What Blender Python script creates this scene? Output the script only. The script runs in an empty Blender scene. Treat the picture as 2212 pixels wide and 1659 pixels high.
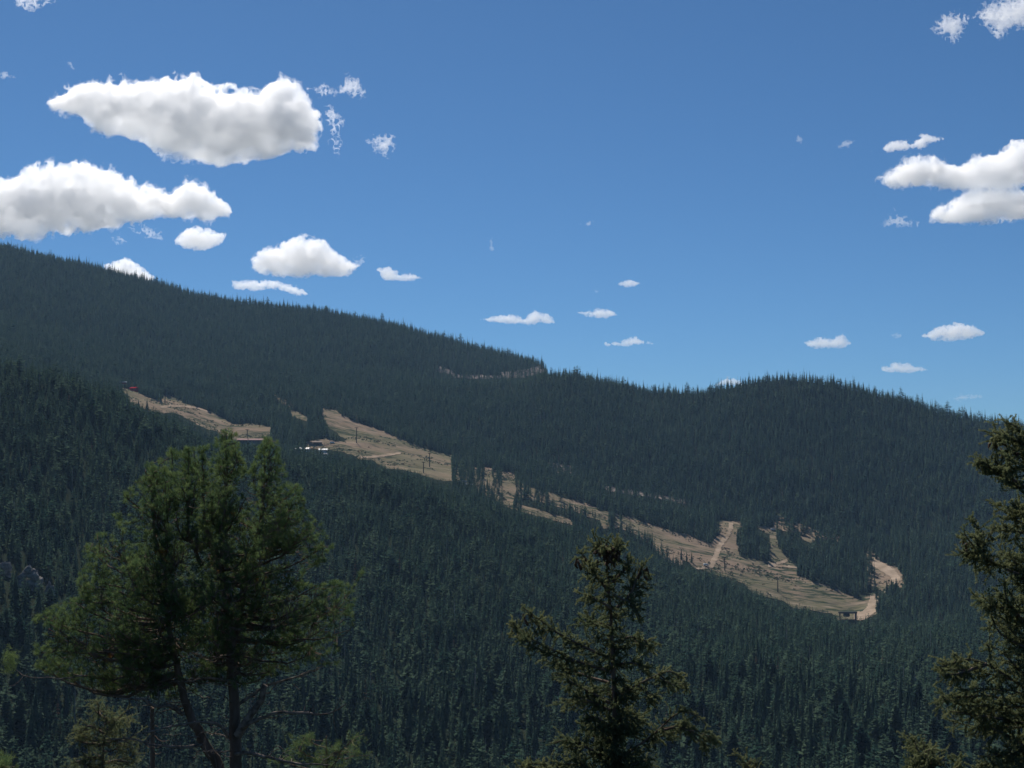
import bpy, math, random
import numpy as np
from mathutils import Vector, Matrix

# ------------------------------------------------------------------ camera, sky, sun, exposure
S = bpy.context.scene
C = S.collection
R = math.radians
FW, FH = 2212.0, 1659.0                    # pixel frame all measurements of the photo were taken in
HFOV, PITCH = 40.0, 4.0
FPX = FW / 2 / math.tan(R(HFOV / 2))
cam = bpy.data.cameras.new('camera')
cam.sensor_width = 36.0
cam.lens = 18.0 / math.tan(R(HFOV / 2))
cam.clip_start = 0.5
cam.clip_end = 60000
co = bpy.data.objects.new('camera', cam)
C.objects.link(co)
co.location = (0, 0, 0)
co.rotation_euler = (R(90 + PITCH), 0, 0)
S.camera = co

SUN_EL, SUN_AZ = 47.0, -20.0               # azimuth from +Y, positive to the right
w = bpy.data.worlds.new('World')
S.world = w
w.use_nodes = True
nt = w.node_tree
bg = nt.nodes['Background']
sky = nt.nodes.new('ShaderNodeTexSky')
sky.sky_type = 'NISHITA'
sky.sun_disc = False
sky.sun_elevation = R(SUN_EL)
sky.sun_rotation = R(SUN_AZ)
sky.altitude = 3000
sky.air_density = 1.0
sky.dust_density = 1.6
sky.ozone_density = 6.0
tn = nt.nodes.new('ShaderNodeMix'); tn.data_type = 'RGBA'; tn.blend_type = 'MULTIPLY'; tn.inputs[0].default_value = 1.0
tn.inputs[7].default_value = (.60, .88, 1.0, 1)      # deep dry mountain sky: a little less red than the model gives
nt.links.new(sky.outputs[0], tn.inputs[6]); nt.links.new(tn.outputs[2], bg.inputs[0])
bg.inputs[1].default_value = 0.058
sl = bpy.data.lights.new('sun', 'SUN')
sl.energy = 4.9
sl.angle = R(0.5)
sl.color = (1.0, 0.94, 0.86)
so = bpy.data.objects.new('sun', sl)
C.objects.link(so)
sd = Vector((math.sin(R(SUN_AZ)) * math.cos(R(SUN_EL)), math.cos(R(SUN_AZ)) * math.cos(R(SUN_EL)), math.sin(R(SUN_EL))))
so.rotation_euler = sd.to_track_quat('Z', 'Y').to_euler()
so.location = (0, 0, 60)
S.view_settings.view_transform = 'Standard'
S.view_settings.look = 'None'
S.view_settings.exposure = 0.35
S.view_settings.gamma = 1.0
cy = S.cycles
cy.max_bounces = 24
cy.diffuse_bounces = 2
cy.glossy_bounces = 1
cy.transmission_bounces = 3
cy.volume_bounces = 24
cy.transparent_max_bounces = 48
cy.use_denoising = True

# ------------------------------------------------------------------ helpers
rng = np.random.default_rng(7)
random.seed(7)


def pix2dir(u, v):
    """azimuth (deg) and tan(elevation) of a pixel of the photo"""
    x = np.asarray(u, float) - FW / 2
    up = FH / 2 - np.asarray(v, float)
    y = FPX * math.cos(R(PITCH)) - up * math.sin(R(PITCH))
    z = FPX * math.sin(R(PITCH)) + up * math.cos(R(PITCH))
    return np.degrees(np.arctan2(x, y)), z / np.hypot(x, y)


def world2pix(x, y, z):
    f = y * math.cos(R(PITCH)) + z * math.sin(R(PITCH))
    up = -y * math.sin(R(PITCH)) + z * math.cos(R(PITCH))
    f = np.where(f < 0.1, 0.1, f)
    return FW / 2 + FPX * x / f, FH / 2 - FPX * up / f


def at(u, v, y):
    """world point seen at pixel (u, v) at horizontal depth y"""
    az, te = pix2dir(u, v)
    x = y * math.tan(R(float(az)))
    return np.array([x, y, math.hypot(x, y) * float(te)])


_lat = [np.random.default_rng(100 + i).random((64, 64, 64)).astype(np.float32) for i in range(3)]


def vnoise(x, y, z, seed=0):
    L = _lat[seed % 3]
    o = seed * 17.31
    x = x + o; y = y + o * .7; z = z + o * 1.3
    xi = np.floor(x).astype(np.int64); yi = np.floor(y).astype(np.int64); zi = np.floor(z).astype(np.int64)
    fx = (x - xi).astype(np.float32); fy = (y - yi).astype(np.float32); fz = (z - zi).astype(np.float32)
    fx = fx * fx * (3 - 2 * fx); fy = fy * fy * (3 - 2 * fy); fz = fz * fz * (3 - 2 * fz)
    x0 = xi & 63; x1 = (xi + 1) & 63; y0 = yi & 63; y1 = (yi + 1) & 63; z0 = zi & 63; z1 = (zi + 1) & 63
    a = L[x0, y0, z0] * (1 - fx) + L[x1, y0, z0] * fx
    b = L[x0, y1, z0] * (1 - fx) + L[x1, y1, z0] * fx
    c = L[x0, y0, z1] * (1 - fx) + L[x1, y0, z1] * fx
    d = L[x0, y1, z1] * (1 - fx) + L[x1, y1, z1] * fx
    return ((a * (1 - fy) + b * fy) * (1 - fz) + (c * (1 - fy) + d * fy) * fz) * 2 - 1


def fbm(x, y, z, oct=4, seed=0, gain=.5):
    s = 0; a = 1.0; t = 0
    for i in range(oct):
        k = 2.03 ** i
        s = s + a * vnoise(x * k, y * k, z * k, seed + i)
        t += a; a *= gain
    return s / t


def unit(v):
    return v / (np.linalg.norm(v, axis=-1, keepdims=True) + 1e-9)


def make_mesh(name, verts, faces=None, tris=None, mats=(), mat_idx=None, tint=None, smooth=False):
    me = bpy.data.meshes.new(name)
    verts = np.asarray(verts, np.float32)
    if faces is None:
        faces = np.asarray(tris)
    faces = np.asarray(faces, np.int32)
    n, k = faces.shape
    me.vertices.add(len(verts)); me.vertices.foreach_set('co', verts.ravel())
    me.loops.add(n * k); me.loops.foreach_set('vertex_index', faces.ravel())
    me.polygons.add(n)
    me.polygons.foreach_set('loop_start', np.arange(0, n * k, k, dtype=np.int32))
    me.polygons.foreach_set('loop_total', np.full(n, k, np.int32))
    for m in mats:
        me.materials.append(m)
    if mat_idx is not None:
        me.polygons.foreach_set('material_index', np.asarray(mat_idx, np.int32))
    me.polygons.foreach_set('use_smooth', np.full(n, bool(smooth)))
    if tint is not None:
        a = me.attributes.new('tint', 'FLOAT', 'POINT')
        a.data.foreach_set('value', np.asarray(tint, np.float32))
    me.update(calc_edges=True)
    me.validate()
    return me


def link(name, me, parent=None, loc=(0, 0, 0)):
    o = bpy.data.objects.new(name, me)
    C.objects.link(o)
    o.location = loc
    if parent is not None:
        o.parent = parent
    return o


def tag(o, label=None, cat=None, group=None, kind=None):
    if label: o['label'] = label
    if cat: o['category'] = cat
    if group: o['group'] = group
    if kind: o['kind'] = kind
    return o


def thing(name, label, cat, loc=(0, 0, 0), rz=0.0, group=None):
    o = bpy.data.objects.new(name, None)
    C.objects.link(o)
    o.empty_display_size = 0.3
    o.location = loc
    o.rotation_euler = (0, 0, rz)
    return tag(o, label, cat, group)


class MB:
    """collects boxes, tubes and loose triangles into one quad mesh"""
    def __init__(s):
        s.v = []; s.f = []; s.n = 0

    def add(s, v, f):
        v = np.asarray(v, float); f = np.asarray(f, int)
        if f.shape[1] == 3:
            f = np.concatenate([f, f[:, 2:3]], 1)
        s.v.append(v); s.f.append(f + s.n); s.n += len(v)

    def box(s, c, size, rz=0.0, taper=1.0):
        x, y, z = np.array(size) / 2.0
        v = np.array([[-x, -y, -z], [x, -y, -z], [x, y, -z], [-x, y, -z], [-x * taper, -y * taper, z], [x * taper, -y * taper, z], [x * taper, y * taper, z], [-x * taper, y * taper, z]])
        cr, sr = math.cos(rz), math.sin(rz)
        v = v @ np.array([[cr, sr, 0], [-sr, cr, 0], [0, 0, 1]]) + np.array(c)
        s.add(v, [[0, 3, 2, 1], [4, 5, 6, 7], [0, 1, 5, 4], [1, 2, 6, 5], [2, 3, 7, 6], [3, 0, 4, 7]])

    def tube(s, pts, rad, n=6):
        pts = np.asarray(pts, float); rad = np.broadcast_to(np.asarray(rad, float), (len(pts),))
        T = np.gradient(pts, axis=0)
        T /= np.linalg.norm(T, axis=1, keepdims=True) + 1e-9
        ref = np.array([0, 0, 1.0]) if abs(T[:, 2]).mean() < .8 else np.array([1.0, 0, 0])
        A = np.cross(T, ref); A /= np.linalg.norm(A, axis=1, keepdims=True) + 1e-9
        B = np.cross(T, A)
        an = np.linspace(0, 2 * math.pi, n, endpoint=False)
        ring = pts[:, None, :] + rad[:, None, None] * (np.cos(an)[None, :, None] * A[:, None, :] + np.sin(an)[None, :, None] * B[:, None, :])
        v = ring.reshape(-1, 3)
        f = []
        for i in range(len(pts) - 1):
            for j in range(n):
                k = (j + 1) % n
                f.append([i * n + j, i * n + k, (i + 1) * n + k, (i + 1) * n + j])
        s.add(v, f)
        c0 = len(v)
        for i0, ce in ((0, pts[0]), ((len(pts) - 1) * n, pts[-1])):
            s.add(np.vstack([v[i0:i0 + n], ce[None]]), [[j, (j + 1) % n, n] for j in range(n)])

    def mesh(s, name, mat, smooth=False):
        f = np.vstack(s.f)
        v = np.vstack(s.v)
        # quads and degenerate quads (triangles) are written as polygons of their own size
        me = bpy.data.meshes.new(name)
        tri = f[:, 2] == f[:, 3]
        me.from_pydata([tuple(p) for p in v], [], [tuple(q[:3]) if t else tuple(q) for q, t in zip(f.tolist(), tri)])
        me.materials.append(mat)
        if smooth:
            me.polygons.foreach_set('use_smooth', np.ones(len(me.polygons), bool))
        return me

    def build(s, name, mat, parent=None, smooth=False, loc=(0, 0, 0)):
        return link(name, s.mesh(name, mat, smooth), parent, loc)


# ------------------------------------------------------------------ materials
def mat(name, col, rough=.8, noise=None, spec=None):
    """principled material; noise = (scale, colour2, detail, stretch)"""
    if spec is None: spec = 0.0 if rough > .85 else .2
    m = bpy.data.materials.new(name)
    m.use_nodes = True
    n = m.node_tree.nodes; L = m.node_tree.links
    p = n['Principled BSDF']
    p.inputs['Roughness'].default_value = rough
    p.inputs['Specular IOR Level'].default_value = spec
    p.inputs['Base Color'].default_value = (*col, 1)
    if noise:
        tc = n.new('ShaderNodeTexCoord'); mp = n.new('ShaderNodeMapping')
        mp.inputs['Scale'].default_value = noise[3] if len(noise) > 3 else (1, 1, 1)
        nz = n.new('ShaderNodeTexNoise'); nz.inputs['Scale'].default_value = noise[0]
        nz.inputs['Detail'].default_value = noise[2]
        rp = n.new('ShaderNodeValToRGB')
        rp.color_ramp.elements[0].position = .35; rp.color_ramp.elements[1].position = .65
        rp.color_ramp.elements[0].color = (*col, 1); rp.color_ramp.elements[1].color = (*noise[1], 1)
        L.new(tc.outputs['Object'], mp.inputs[0]); L.new(mp.outputs[0], nz.inputs['Vector'])
        L.new(nz.outputs['Fac'], rp.inputs[0]); L.new(rp.outputs[0], p.inputs['Base Color'])
    return m


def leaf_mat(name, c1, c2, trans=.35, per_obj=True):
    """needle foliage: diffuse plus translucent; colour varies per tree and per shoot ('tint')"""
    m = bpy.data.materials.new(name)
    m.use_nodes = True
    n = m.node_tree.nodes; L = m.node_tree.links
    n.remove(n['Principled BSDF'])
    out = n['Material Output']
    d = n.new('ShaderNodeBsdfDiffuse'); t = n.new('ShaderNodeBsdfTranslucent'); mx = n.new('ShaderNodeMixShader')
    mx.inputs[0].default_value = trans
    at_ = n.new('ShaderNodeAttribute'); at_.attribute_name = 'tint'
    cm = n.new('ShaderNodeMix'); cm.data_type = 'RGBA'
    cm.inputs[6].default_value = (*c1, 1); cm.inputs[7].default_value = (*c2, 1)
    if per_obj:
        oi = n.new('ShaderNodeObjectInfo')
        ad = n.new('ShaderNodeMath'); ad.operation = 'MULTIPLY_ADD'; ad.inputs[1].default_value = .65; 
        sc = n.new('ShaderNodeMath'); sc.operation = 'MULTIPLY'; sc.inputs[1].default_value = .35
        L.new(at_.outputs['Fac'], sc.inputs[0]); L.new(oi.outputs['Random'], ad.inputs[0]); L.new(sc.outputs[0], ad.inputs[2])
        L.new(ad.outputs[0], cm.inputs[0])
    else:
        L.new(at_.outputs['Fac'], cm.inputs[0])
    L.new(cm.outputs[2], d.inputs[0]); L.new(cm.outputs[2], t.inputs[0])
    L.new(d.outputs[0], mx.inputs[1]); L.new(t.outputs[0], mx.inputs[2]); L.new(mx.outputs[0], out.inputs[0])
    return m


M = {}
M['floor'] = mat('forest_floor', (.018, .024, .016), .95, (.05, (.022, .027, .017), 6))
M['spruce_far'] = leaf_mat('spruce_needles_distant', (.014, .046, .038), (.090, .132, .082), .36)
M['bark_far'] = mat('bark_distant', (.07, .06, .05), .95)
M['dead'] = mat('dead_wood', (.30, .29, .27), .9, (2, (.10, .095, .09), 3))
M['rust'] = leaf_mat('dead_needles', (.12, .08, .055), (.11, .09, .065), .2)
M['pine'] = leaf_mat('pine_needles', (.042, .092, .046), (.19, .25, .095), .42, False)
M['spruce'] = leaf_mat('spruce_needles', (.062, .102, .060), (.24, .255, .125), .42, False)
M['orange'] = leaf_mat('dry_needles', (.30, .13, .03), (.22, .12, .04), .3, False)
M['bark'] = mat('bark', (.11, .08, .06), .95, (9, (.22, .17, .14), 6, (1, 1, .25)))
M['twig'] = mat('dead_twig', (.32, .27, .23), .9, (12, (.11, .09, .075), 4))
M['cone'] = mat('cone_scales', (.17, .10, .06), .8, (60, (.09, .055, .035), 2))
M['rock'] = mat('rock', (.34, .31, .28), .9, (.35, (.12, .11, .10), 9, (1, 1, 2.2)))
M['steel'] = mat('dark_steel', (.018, .018, .022), .7)
M['galv'] = mat('galvanised_steel', (.45, .47, .48), .5)
M['white'] = mat('white_paint', (.78, .79, .8), .5)
M['red'] = mat('red_paint', (.36, .02, .03), 1.0, spec=0.0)
M['redwall'] = mat('red_brown_boards', (.14, .045, .04), .8)
M['bluewall'] = mat('slate_blue_siding', (.035, .05, .09), .7)
M['brown'] = mat('brown_boards', (.12, .075, .05), .8)
M['glass'] = mat('dark_glass', (.02, .03, .04), .15, spec=.6)
M['tyre'] = mat('tyre_rubber', (.02, .02, .02), .9)
M['blue'] = mat('pale_blue_tarp', (.28, .42, .60), .6)


def run_mat():
    m = bpy.data.materials.new('ski_run_grass_and_dirt')
    m.use_nodes = True
    n = m.node_tree.nodes; L = m.node_tree.links
    p = n['Principled BSDF']; p.inputs['Roughness'].default_value = 1.0; p.inputs['Specular IOR Level'].default_value = 0.0
    tc = n.new('ShaderNodeTexCoord')

    def nz(scale, st, det=6):
        mp = n.new('ShaderNodeMapping'); mp.inputs['Scale'].default_value = st
        mp.inputs['Rotation'].default_value = (0, 0, R(32))
        x = n.new('ShaderNodeTexNoise'); x.inputs['Scale'].default_value = scale; x.inputs['Detail'].default_value = det
        x.inputs['Roughness'].default_value = .65
        L.new(tc.outputs['Object'], mp.inputs[0]); L.new(mp.outputs[0], x.inputs['Vector'])
        return x.outputs['Fac']

    def ramp(f, p0, p1):
        r = n.new('ShaderNodeMapRange'); r.inputs[1].default_value = p0; r.inputs[2].default_value = p1
        L.new(f, r.inputs[0]); return r.outputs[0]

    def mix(f, a, b):
        x = n.new('ShaderNodeMix'); x.data_type = 'RGBA'
        L.new(f, x.inputs[0])
        for i, c in ((6, a), (7, b)):
            if isinstance(c, tuple): x.inputs[i].default_value = (*c, 1)
            else: L.new(c, x.inputs[i])
        return x.outputs[2]
    dirt, grass, pale, scrub = (.215, .16, .115), (.145, .130, .080), (.31, .245, .185), (.034, .047, .026)
    c = mix(ramp(nz(.012, (1, 1, 1)), .42, .58), dirt, grass)
    c = mix(ramp(nz(.05, (.5, 2.2, 1)), .56, .72), c, pale)
    a = n.new('ShaderNodeMath'); a.operation = 'MULTIPLY'
    L.new(ramp(nz(.016, (.7, 1.6, 1), 3), .46, .56), a.inputs[0]); L.new(ramp(nz(.16, (.4, 1.6, 1), 6), .47, .53), a.inputs[1])
    c = mix(a.outputs[0], c, scrub)
    b = n.new('ShaderNodeMath'); b.operation = 'MULTIPLY'; b.inputs[1].default_value = .7
    L.new(ramp(nz(.33, (.3, 1.6, 1), 5), .52, .62), b.inputs[0])
    c = mix(b.outputs[0], c, (.10, .085, .065))
    L.new(c, p.inputs['Base Color'])
    return m


M['run'] = run_mat()
M['road'] = mat('pale_dirt_road', (.34, .265, .20), .95, (.09, (.22, .17, .12), 8))
M['scree'] = mat('scree', (.24, .205, .185), .95, (.25, (.09, .08, .075), 8))

# ------------------------------------------------------------------ terrain (polar height field built from feature lines, near to far)
def line(pts):
    """pts: (u, v, r) -> arrays az, r, z"""
    p = np.array(pts, float)
    az, te = pix2dir(p[:, 0], p[:, 1])
    return az, p[:, 2], te * p[:, 2]


def const(r, z):
    return np.array([-90., 90.]), np.array([r, r], float), np.array([z, z], float)


LINES = [
    const(0.5, -1.9), const(6, -2.6), const(13, -5.2), const(24, -8.0), const(60, -24.), const(150, -58.), const(320, -98.),
    line([(0, 1730, 470), (1100, 1730, 480), (2212, 1720, 490)]),
    line([(0, 1350, 600), (600, 1420, 640), (1100, 1480, 650), (2212, 1540, 640)]),
    line([(0, 1080, 790), (400, 1130, 820), (900, 1220, 850), (1500, 1390, 850), (2212, 1440, 850)]),
    line([(0, 812, 1010), (150, 838, 1020), (270, 888, 1030), (450, 975, 1050), (620, 1003, 1070), (780, 1028, 1080), (900, 1052, 1100), (1000, 1088, 1110), (1100, 1125, 1120), (1300, 1182, 1130), (1500, 1262, 1130), (1700, 1338, 1130), (1850, 1380, 1140), (2000, 1370, 1120), (2212, 1340, 1120)]),
    line([(0, 850, 1250), (270, 915, 1250), (450, 1000, 1240), (620, 1030, 1230), (780, 1045, 1200), (1000, 1100, 1190), (1300, 1190, 1180), (1500, 1266, 1170), (1700, 1338, 1165), (1850, 1372, 1165), (2000, 1340, 1180), (2212, 1310, 1180)]),
    line([(0, 800, 1500), (270, 872, 1500), (450, 952, 1460), (620, 985, 1400), (780, 1010, 1350), (1000, 1068, 1290), (1300, 1165, 1250), (1500, 1245, 1225), (1700, 1322, 1205), (1850, 1345, 1205), (2000, 1300, 1230), (2212, 1270, 1250)]),
    line([(0, 750, 1750), (270, 830, 1720), (500, 895, 1680), (700, 880, 1670), (960, 968, 1600), (1300, 1030, 1560), (1550, 1100, 1520), (1900, 1160, 1480), (2212, 1140, 1480)]),
    line([(0, 690, 2050), (400, 780, 1990), (850, 825, 1960), (1000, 836, 1960), (1100, 832, 1950), (1185, 815, 1940), (1240, 812, 1930), (1320, 828, 1920), (1400, 847, 1920), (1500, 851, 1900), (1560, 844, 1890), (1620, 831, 1880), (1690, 822, 1880), (1760, 826, 1870), (1850, 844, 1870), (1950, 870, 1860), (2050, 898, 1850), (2150, 918, 1850), (2212, 927, 1840)]),
    line([(0, 674, 2110), (400, 759, 2070), (700, 790, 2070), (850, 804, 2060), (920, 838, 2060), (1000, 850, 2080), (1100, 848, 2080), (1185, 840, 2080), (1240, 850, 2080), (1500, 900, 2080), (1690, 880, 2080), (2212, 980, 2080)]),
    line([(0, 533, 2620), (100, 556, 2600), (200, 577, 2580), (300, 603, 2560), (400, 634, 2540), (500, 654, 2520), (600, 667, 2500), (700, 672, 2490), (800, 692, 2470), (900, 717, 2450), (1000, 745, 2430), (1100, 768, 2400), (1165, 786, 2380), (1182, 800, 2370), (1187, 845, 2370), (1250, 900, 2370), (1500, 960, 2400), (2212, 1010, 2400)]),
    line([(0, 640, 3100), (1100, 880, 2800), (1500, 1000, 2800), (2212, 1030, 2800)]),
    const(6800, -60.0),
]


def H(az, r):
    az = np.asarray(az, float); r = np.asarray(r, float)
    azc = np.clip(az, -60, 60)
    rk = [np.interp(azc, l[0], l[1]) for l in LINES]
    zk = [np.interp(azc, l[0], l[2]) for l in LINES]
    z = np.full(np.broadcast(az, r).shape, -1.9)
    for k in range(len(LINES) - 1):
        t = np.clip((r - rk[k]) / (rk[k + 1] - rk[k]), 0, 1)
        z = np.where(r >= rk[k], zk[k] + (zk[k + 1] - zk[k]) * t, z)
    z = np.where(r > 6800, -60.0, z)
    x = r * np.sin(np.radians(az)); y = r * np.cos(np.radians(az))
    g = np.clip((r - 300) / 400, 0, 1) * np.clip((4500 - r) / 2000, 0, 1)
    damp = np.where(r > 1850, .5, 1.0)
    z = z + g * damp * (6.0 * fbm(x / 130, y / 130, 0 * x, 3, 1) + 1.6 * fbm(x / 28, y / 28, 0 * x, 3, 2))
    z = z + .25 * fbm(x / 6, y / 6, 0 * x, 2, 2) * np.clip(r / 30, 0, 1)
    back = np.clip((np.abs(az) - 75) / 40, 0, 1)          # the hillside the photographer stands on goes on behind
    return z * (1 - back) + back * (-1.9 + .12 * np.minimum(r, 2500))


def ground(x, y):
    return H(np.degrees(np.arctan2(x, y)), np.hypot(x, y))


def land(u, v, r0=1120, r1=2800):
    """first ground point behind distance r0 seen at pixel (u, v)"""
    az, te = pix2dir(u, v)
    rr = np.arange(r0, r1, 1.0)
    z = H(np.full(rr.shape, float(az)), rr)
    i = int(np.argmax(z / rr >= float(te)))
    r = rr[i]
    return np.array([r * math.sin(R(float(az))), r * math.cos(R(float(az))), float(z[i])])


azs = np.concatenate([np.arange(-180, -64, 4.0), np.arange(-64, -24, 1.0), np.arange(-24, 24, .14), np.arange(24, 64, 1.0), np.arange(64, 180, 4.0)])
rs = np.concatenate([np.geomspace(.5, 400, 60)[:-1], np.arange(400, 1100, 9.0), np.arange(1100, 2700, 6.0), np.geomspace(2700, 6800, 30)])
AZ, RR = np.meshgrid(azs, rs, indexing='ij')
ZZ = H(AZ, RR)
V = np.stack([RR * np.sin(np.radians(AZ)), RR * np.cos(np.radians(AZ)), ZZ], -1).reshape(-1, 3)
na, nr = AZ.shape
ii, jj = np.meshgrid(np.arange(na), np.arange(nr - 1), indexing='ij')
i2 = (ii + 1) % na
F = np.stack([ii * nr + jj, ii * nr + jj + 1, i2 * nr + jj + 1, i2 * nr + jj], -1).reshape(-1, 4)
terrain = link('terrain', make_mesh('terrain', V, F, mats=[M['floor']], smooth=True))
tag(terrain, 'dark forest floor of the valley, slopes and ridges', kind='structure')

# ------------------------------------------------------------------ clearings traced from the photograph (full photo pixels)
K = FW / 3840.0
RUNS = {
 'upper_run': [(452,1455),(496,1458),(517,1473),(546,1487),(604,1509),(611,1484),(633,1484),(680,1509),(742,1531),(789,1545),(839,1571),(875,1592),(944,1589),(1013,1603),(1016,1639),(1000,1660),(901,1660),(875,1650),(814,1618),(763,1603),(727,1585),(687,1563),(651,1545),(611,1549),(561,1542),(525,1528),(488,1512),(474,1480)],
 'run_sliver': [(1088,1536),(1125,1552),(1152,1564),(1152,1580),(1132,1573),(1098,1558)],
 'middle_run': [(1205,1535),(1255,1537),(1281,1558),(1335,1584),(1400,1605),(1472,1634),(1534,1663),(1585,1681),(1664,1703),(1693,1710),(1695,1801),(1664,1804),(1621,1797),(1566,1775),(1534,1768),(1512,1760),(1447,1757),(1425,1743),(1407,1730),(1353,1722),(1317,1705),(1263,1690),(1219,1685),(1147,1682),(1147,1663),(1172,1656),(1219,1645),(1290,1662),(1302,1652),(1263,1624),(1237,1605),(1219,1573),(1208,1551)],
 'gap_a': [(1816,1753),(1847,1757),(1847,1794),(1818,1794)],
 'gap_b': [(1881,1771),(1930,1777),(1936,1842),(1924,1879),(1906,1879),(1885,1863)],
 'gap_c': [(1990,1832),(2002,1832),(2003,1875),(1994,1877)],
 'lower_strip': [(1955,1893),(2028,1918),(2150,1954),(2140,1962),(2060,1946),(1965,1912)],
 'upper_strip': [(2060,1848),(2125,1869),(2182,1886),(2240,1906),(2240,1914),(2170,1892),(2110,1872),(2058,1856)],
 'gap_d': [(2243,1914),(2282,1922),(2278,1981),(2262,1979),(2250,1950)],
 'gap_e': [(2306,1927),(2328,1932),(2324,1966),(2310,1972)],
 'link_run': [(2329,1936),(2374,1944),(2410,1960),(2451,1972),(2508,1990),(2573,2010),(2590,2112),(2560,2100),(2530,2070),(2500,2040),(2462,2010),(2422,1985),(2370,1964),(2330,1955)],
 'lower_run': [(2560,2002),(2667,2044),(2676,2031),(2703,2004),(2697,1954),(2776,1958),(2780,1977),(2762,1986),(2762,2017),(2767,2076),(2789,2094),(2862,2108),(2884,2108),(2889,2017),(2893,2008),(2911,2013),(2920,2058),(2952,2094),(2984,2130),(2988,2157),(3042,2180),(3110,2203),(3178,2234),(3223,2248),(3282,2221),(3287,2298),(3259,2314),(3223,2328),(3142,2328),(3124,2300),(3065,2290),(2979,2282),(2929,2250),(2875,2238),(2825,2226),(2794,2190),(2753,2172),(2672,2150),(2613,2132),(2590,2112),(2565,2060)],
 'right_arm': [(3264,2094),(3359,2130),(3386,2157),(3384,2206),(3345,2170),(3318,2228),(3291,2200),(3287,2121)],
 'gap_f': [(3006,2011),(3052,2015),(3044,2037),(3010,2026)],
 'gap_g': [(2840,1975),(2905,1984),(2911,2008),(2870,2000)],
}
SCREE = {
 'scree_a': [(2260,1822),(2341,1836),(2427,1850),(2508,1863),(2585,1877),(2583,1893),(2510,1876),(2420,1862),(2330,1850),(2262,1834)],
 'scree_b': [(2060,1733),(2142,1751),(2142,1773),(2100,1777)],
 'scree_c': [(1637,1372),(1700,1390),(1702,1406),(1640,1394)],
 'scree_d': [(1880,1396),(1960,1390),(2042,1366),(2062,1384),(2010,1404),(1960,1418),(1885,1416)],
 'scree_e': [(1700,1407),(1880,1408),(1880,1420),(1700,1417)],
}
THIN = [[(1700,1745),(1880,1768),(1885,1800),(1878,1875),(1780,1850),(1760,1815),(1700,1805)], [(1936,1800),(1990,1828),(2240,1905),(2250,1950),(2060,1890),(1940,1862)],
        [(1850,1868),(1925,1885),(2155,1956),(2150,1972),(1960,1920),(1850,1886)], [(2330,1955),(2420,1985),(2500,2040),(2560,2100),(2550,2128),(2470,2080),(2400,2010),(2330,1985)],
        [(2282,1924),(2330,1932),(2330,1975),(2282,1985)], [(1030,1484),(1098,1512),(1094,1530),(1040,1508)], [(2900,1925),(3060,1990),(3150,2010),(3140,2030),(3000,2004),(2900,1985)], [(3250,2060),(3300,2095),(3290,2200),(3255,2190)]]


def inpoly(u, v, poly):
    p = np.array(poly, float) * K
    ins = np.zeros(np.shape(u), bool)
    for (x0, y0), (x1, y1) in zip(p, np.roll(p, -1, 0)):
        c = ((y0 > v) != (y1 > v))
        with np.errstate(divide='ignore', invalid='ignore'):
            c &= u < (x1 - x0) * (v - y0) / (y1 - y0 + 1e-12) + x0
        ins ^= c
    return ins


def sheet(name, polys, m, lift, label, r0=1140, r1=2300, jit=2.2):
    """ground sheet where the polygons fall on the terrain"""
    allp = np.vstack([np.array(p, float) for p in polys]) * K
    a0 = float(pix2dir(allp[:, 0].min() - 8, FH / 2)[0]); a1 = float(pix2dir(allp[:, 0].max() + 8, FH / 2)[0])
    A = np.arange(a0, a1, .045); Q = np.arange(r0, r1, 2.5)
    a, q = np.meshgrid(A, Q, indexing='ij')
    z = H(a, q)
    x = q * np.sin(np.radians(a)); y = q * np.cos(np.radians(a))
    u, v = world2pix(x, y, z)
    ju = u + jit * 2 * fbm(x / 9, y / 9, 0 * x, 2, 1); jv = v + jit * fbm(x / 9, y / 9, 0 * x, 2, 2)
    ins = np.zeros(u.shape, bool)
    for p in polys:
        ins |= inpoly(ju, jv, p)
    cell = ins[:-1, :-1] | ins[1:, :-1] | ins[:-1, 1:] | ins[1:, 1:]
    ci, cj = np.nonzero(cell)
    n2 = u.shape[1]
    f = np.stack([ci * n2 + cj, ci * n2 + cj + 1, (ci + 1) * n2 + cj + 1, (ci + 1) * n2 + cj], -1)
    used, inv = np.unique(f.ravel(), return_inverse=True)
    vv = np.stack([x, y, z + lift], -1).reshape(-1, 3)[used]
    o = link(name, make_mesh(name, vv, inv.reshape(-1, 4), mats=[m], smooth=True))
    return tag(o, label, kind='structure')


sheet('ski_run', list(RUNS.values()) + THIN, M['run'], .35, 'bare brown ski runs cut through the forest')
sheet('scree', list(SCREE.values()), M['scree'], .35, 'patches of grey-brown scree between the trees', r1=2500)


def ribbon(pts, wd):
    """polygon of width wd (photo px) around a polyline"""
    p = np.array(pts, float)
    t = np.gradient(p, axis=0); t /= np.linalg.norm(t, axis=1, keepdims=True)
    n = np.stack([-t[:, 1], t[:, 0]], 1) * wd / 2
    return np.vstack([p + n, (p - n)[::-1]])


ROADS = [ribbon([(604,1528),(640,1524),(691,1525),(740,1532),(789,1547)], 4), ribbon([(1353,1719),(1430,1712),(1501,1701)], 5.5),
         ribbon([(2742,1962),(2738,1985),(2730,2006),(2712,2030),(2699,2050),(2688,2078),(2681,2094),(2667,2128)], 14), ribbon([(2675,2126),(2650,2132),(2615,2134)], 5),
         ribbon([(2884,2124),(2952,2106)], 5), ribbon([(2884,2122),(2984,2131)], 4), ribbon([(3205,2316),(3240,2312),(3266,2290),(3282,2240)], 30), ribbon([(3275,2108),(3310,2128),(3345,2150),(3368,2185)], 26)]
sheet('dirt_road', ROADS, M['road'], .75, 'pale dirt service roads crossing the ski runs', jit=1.6)

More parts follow.
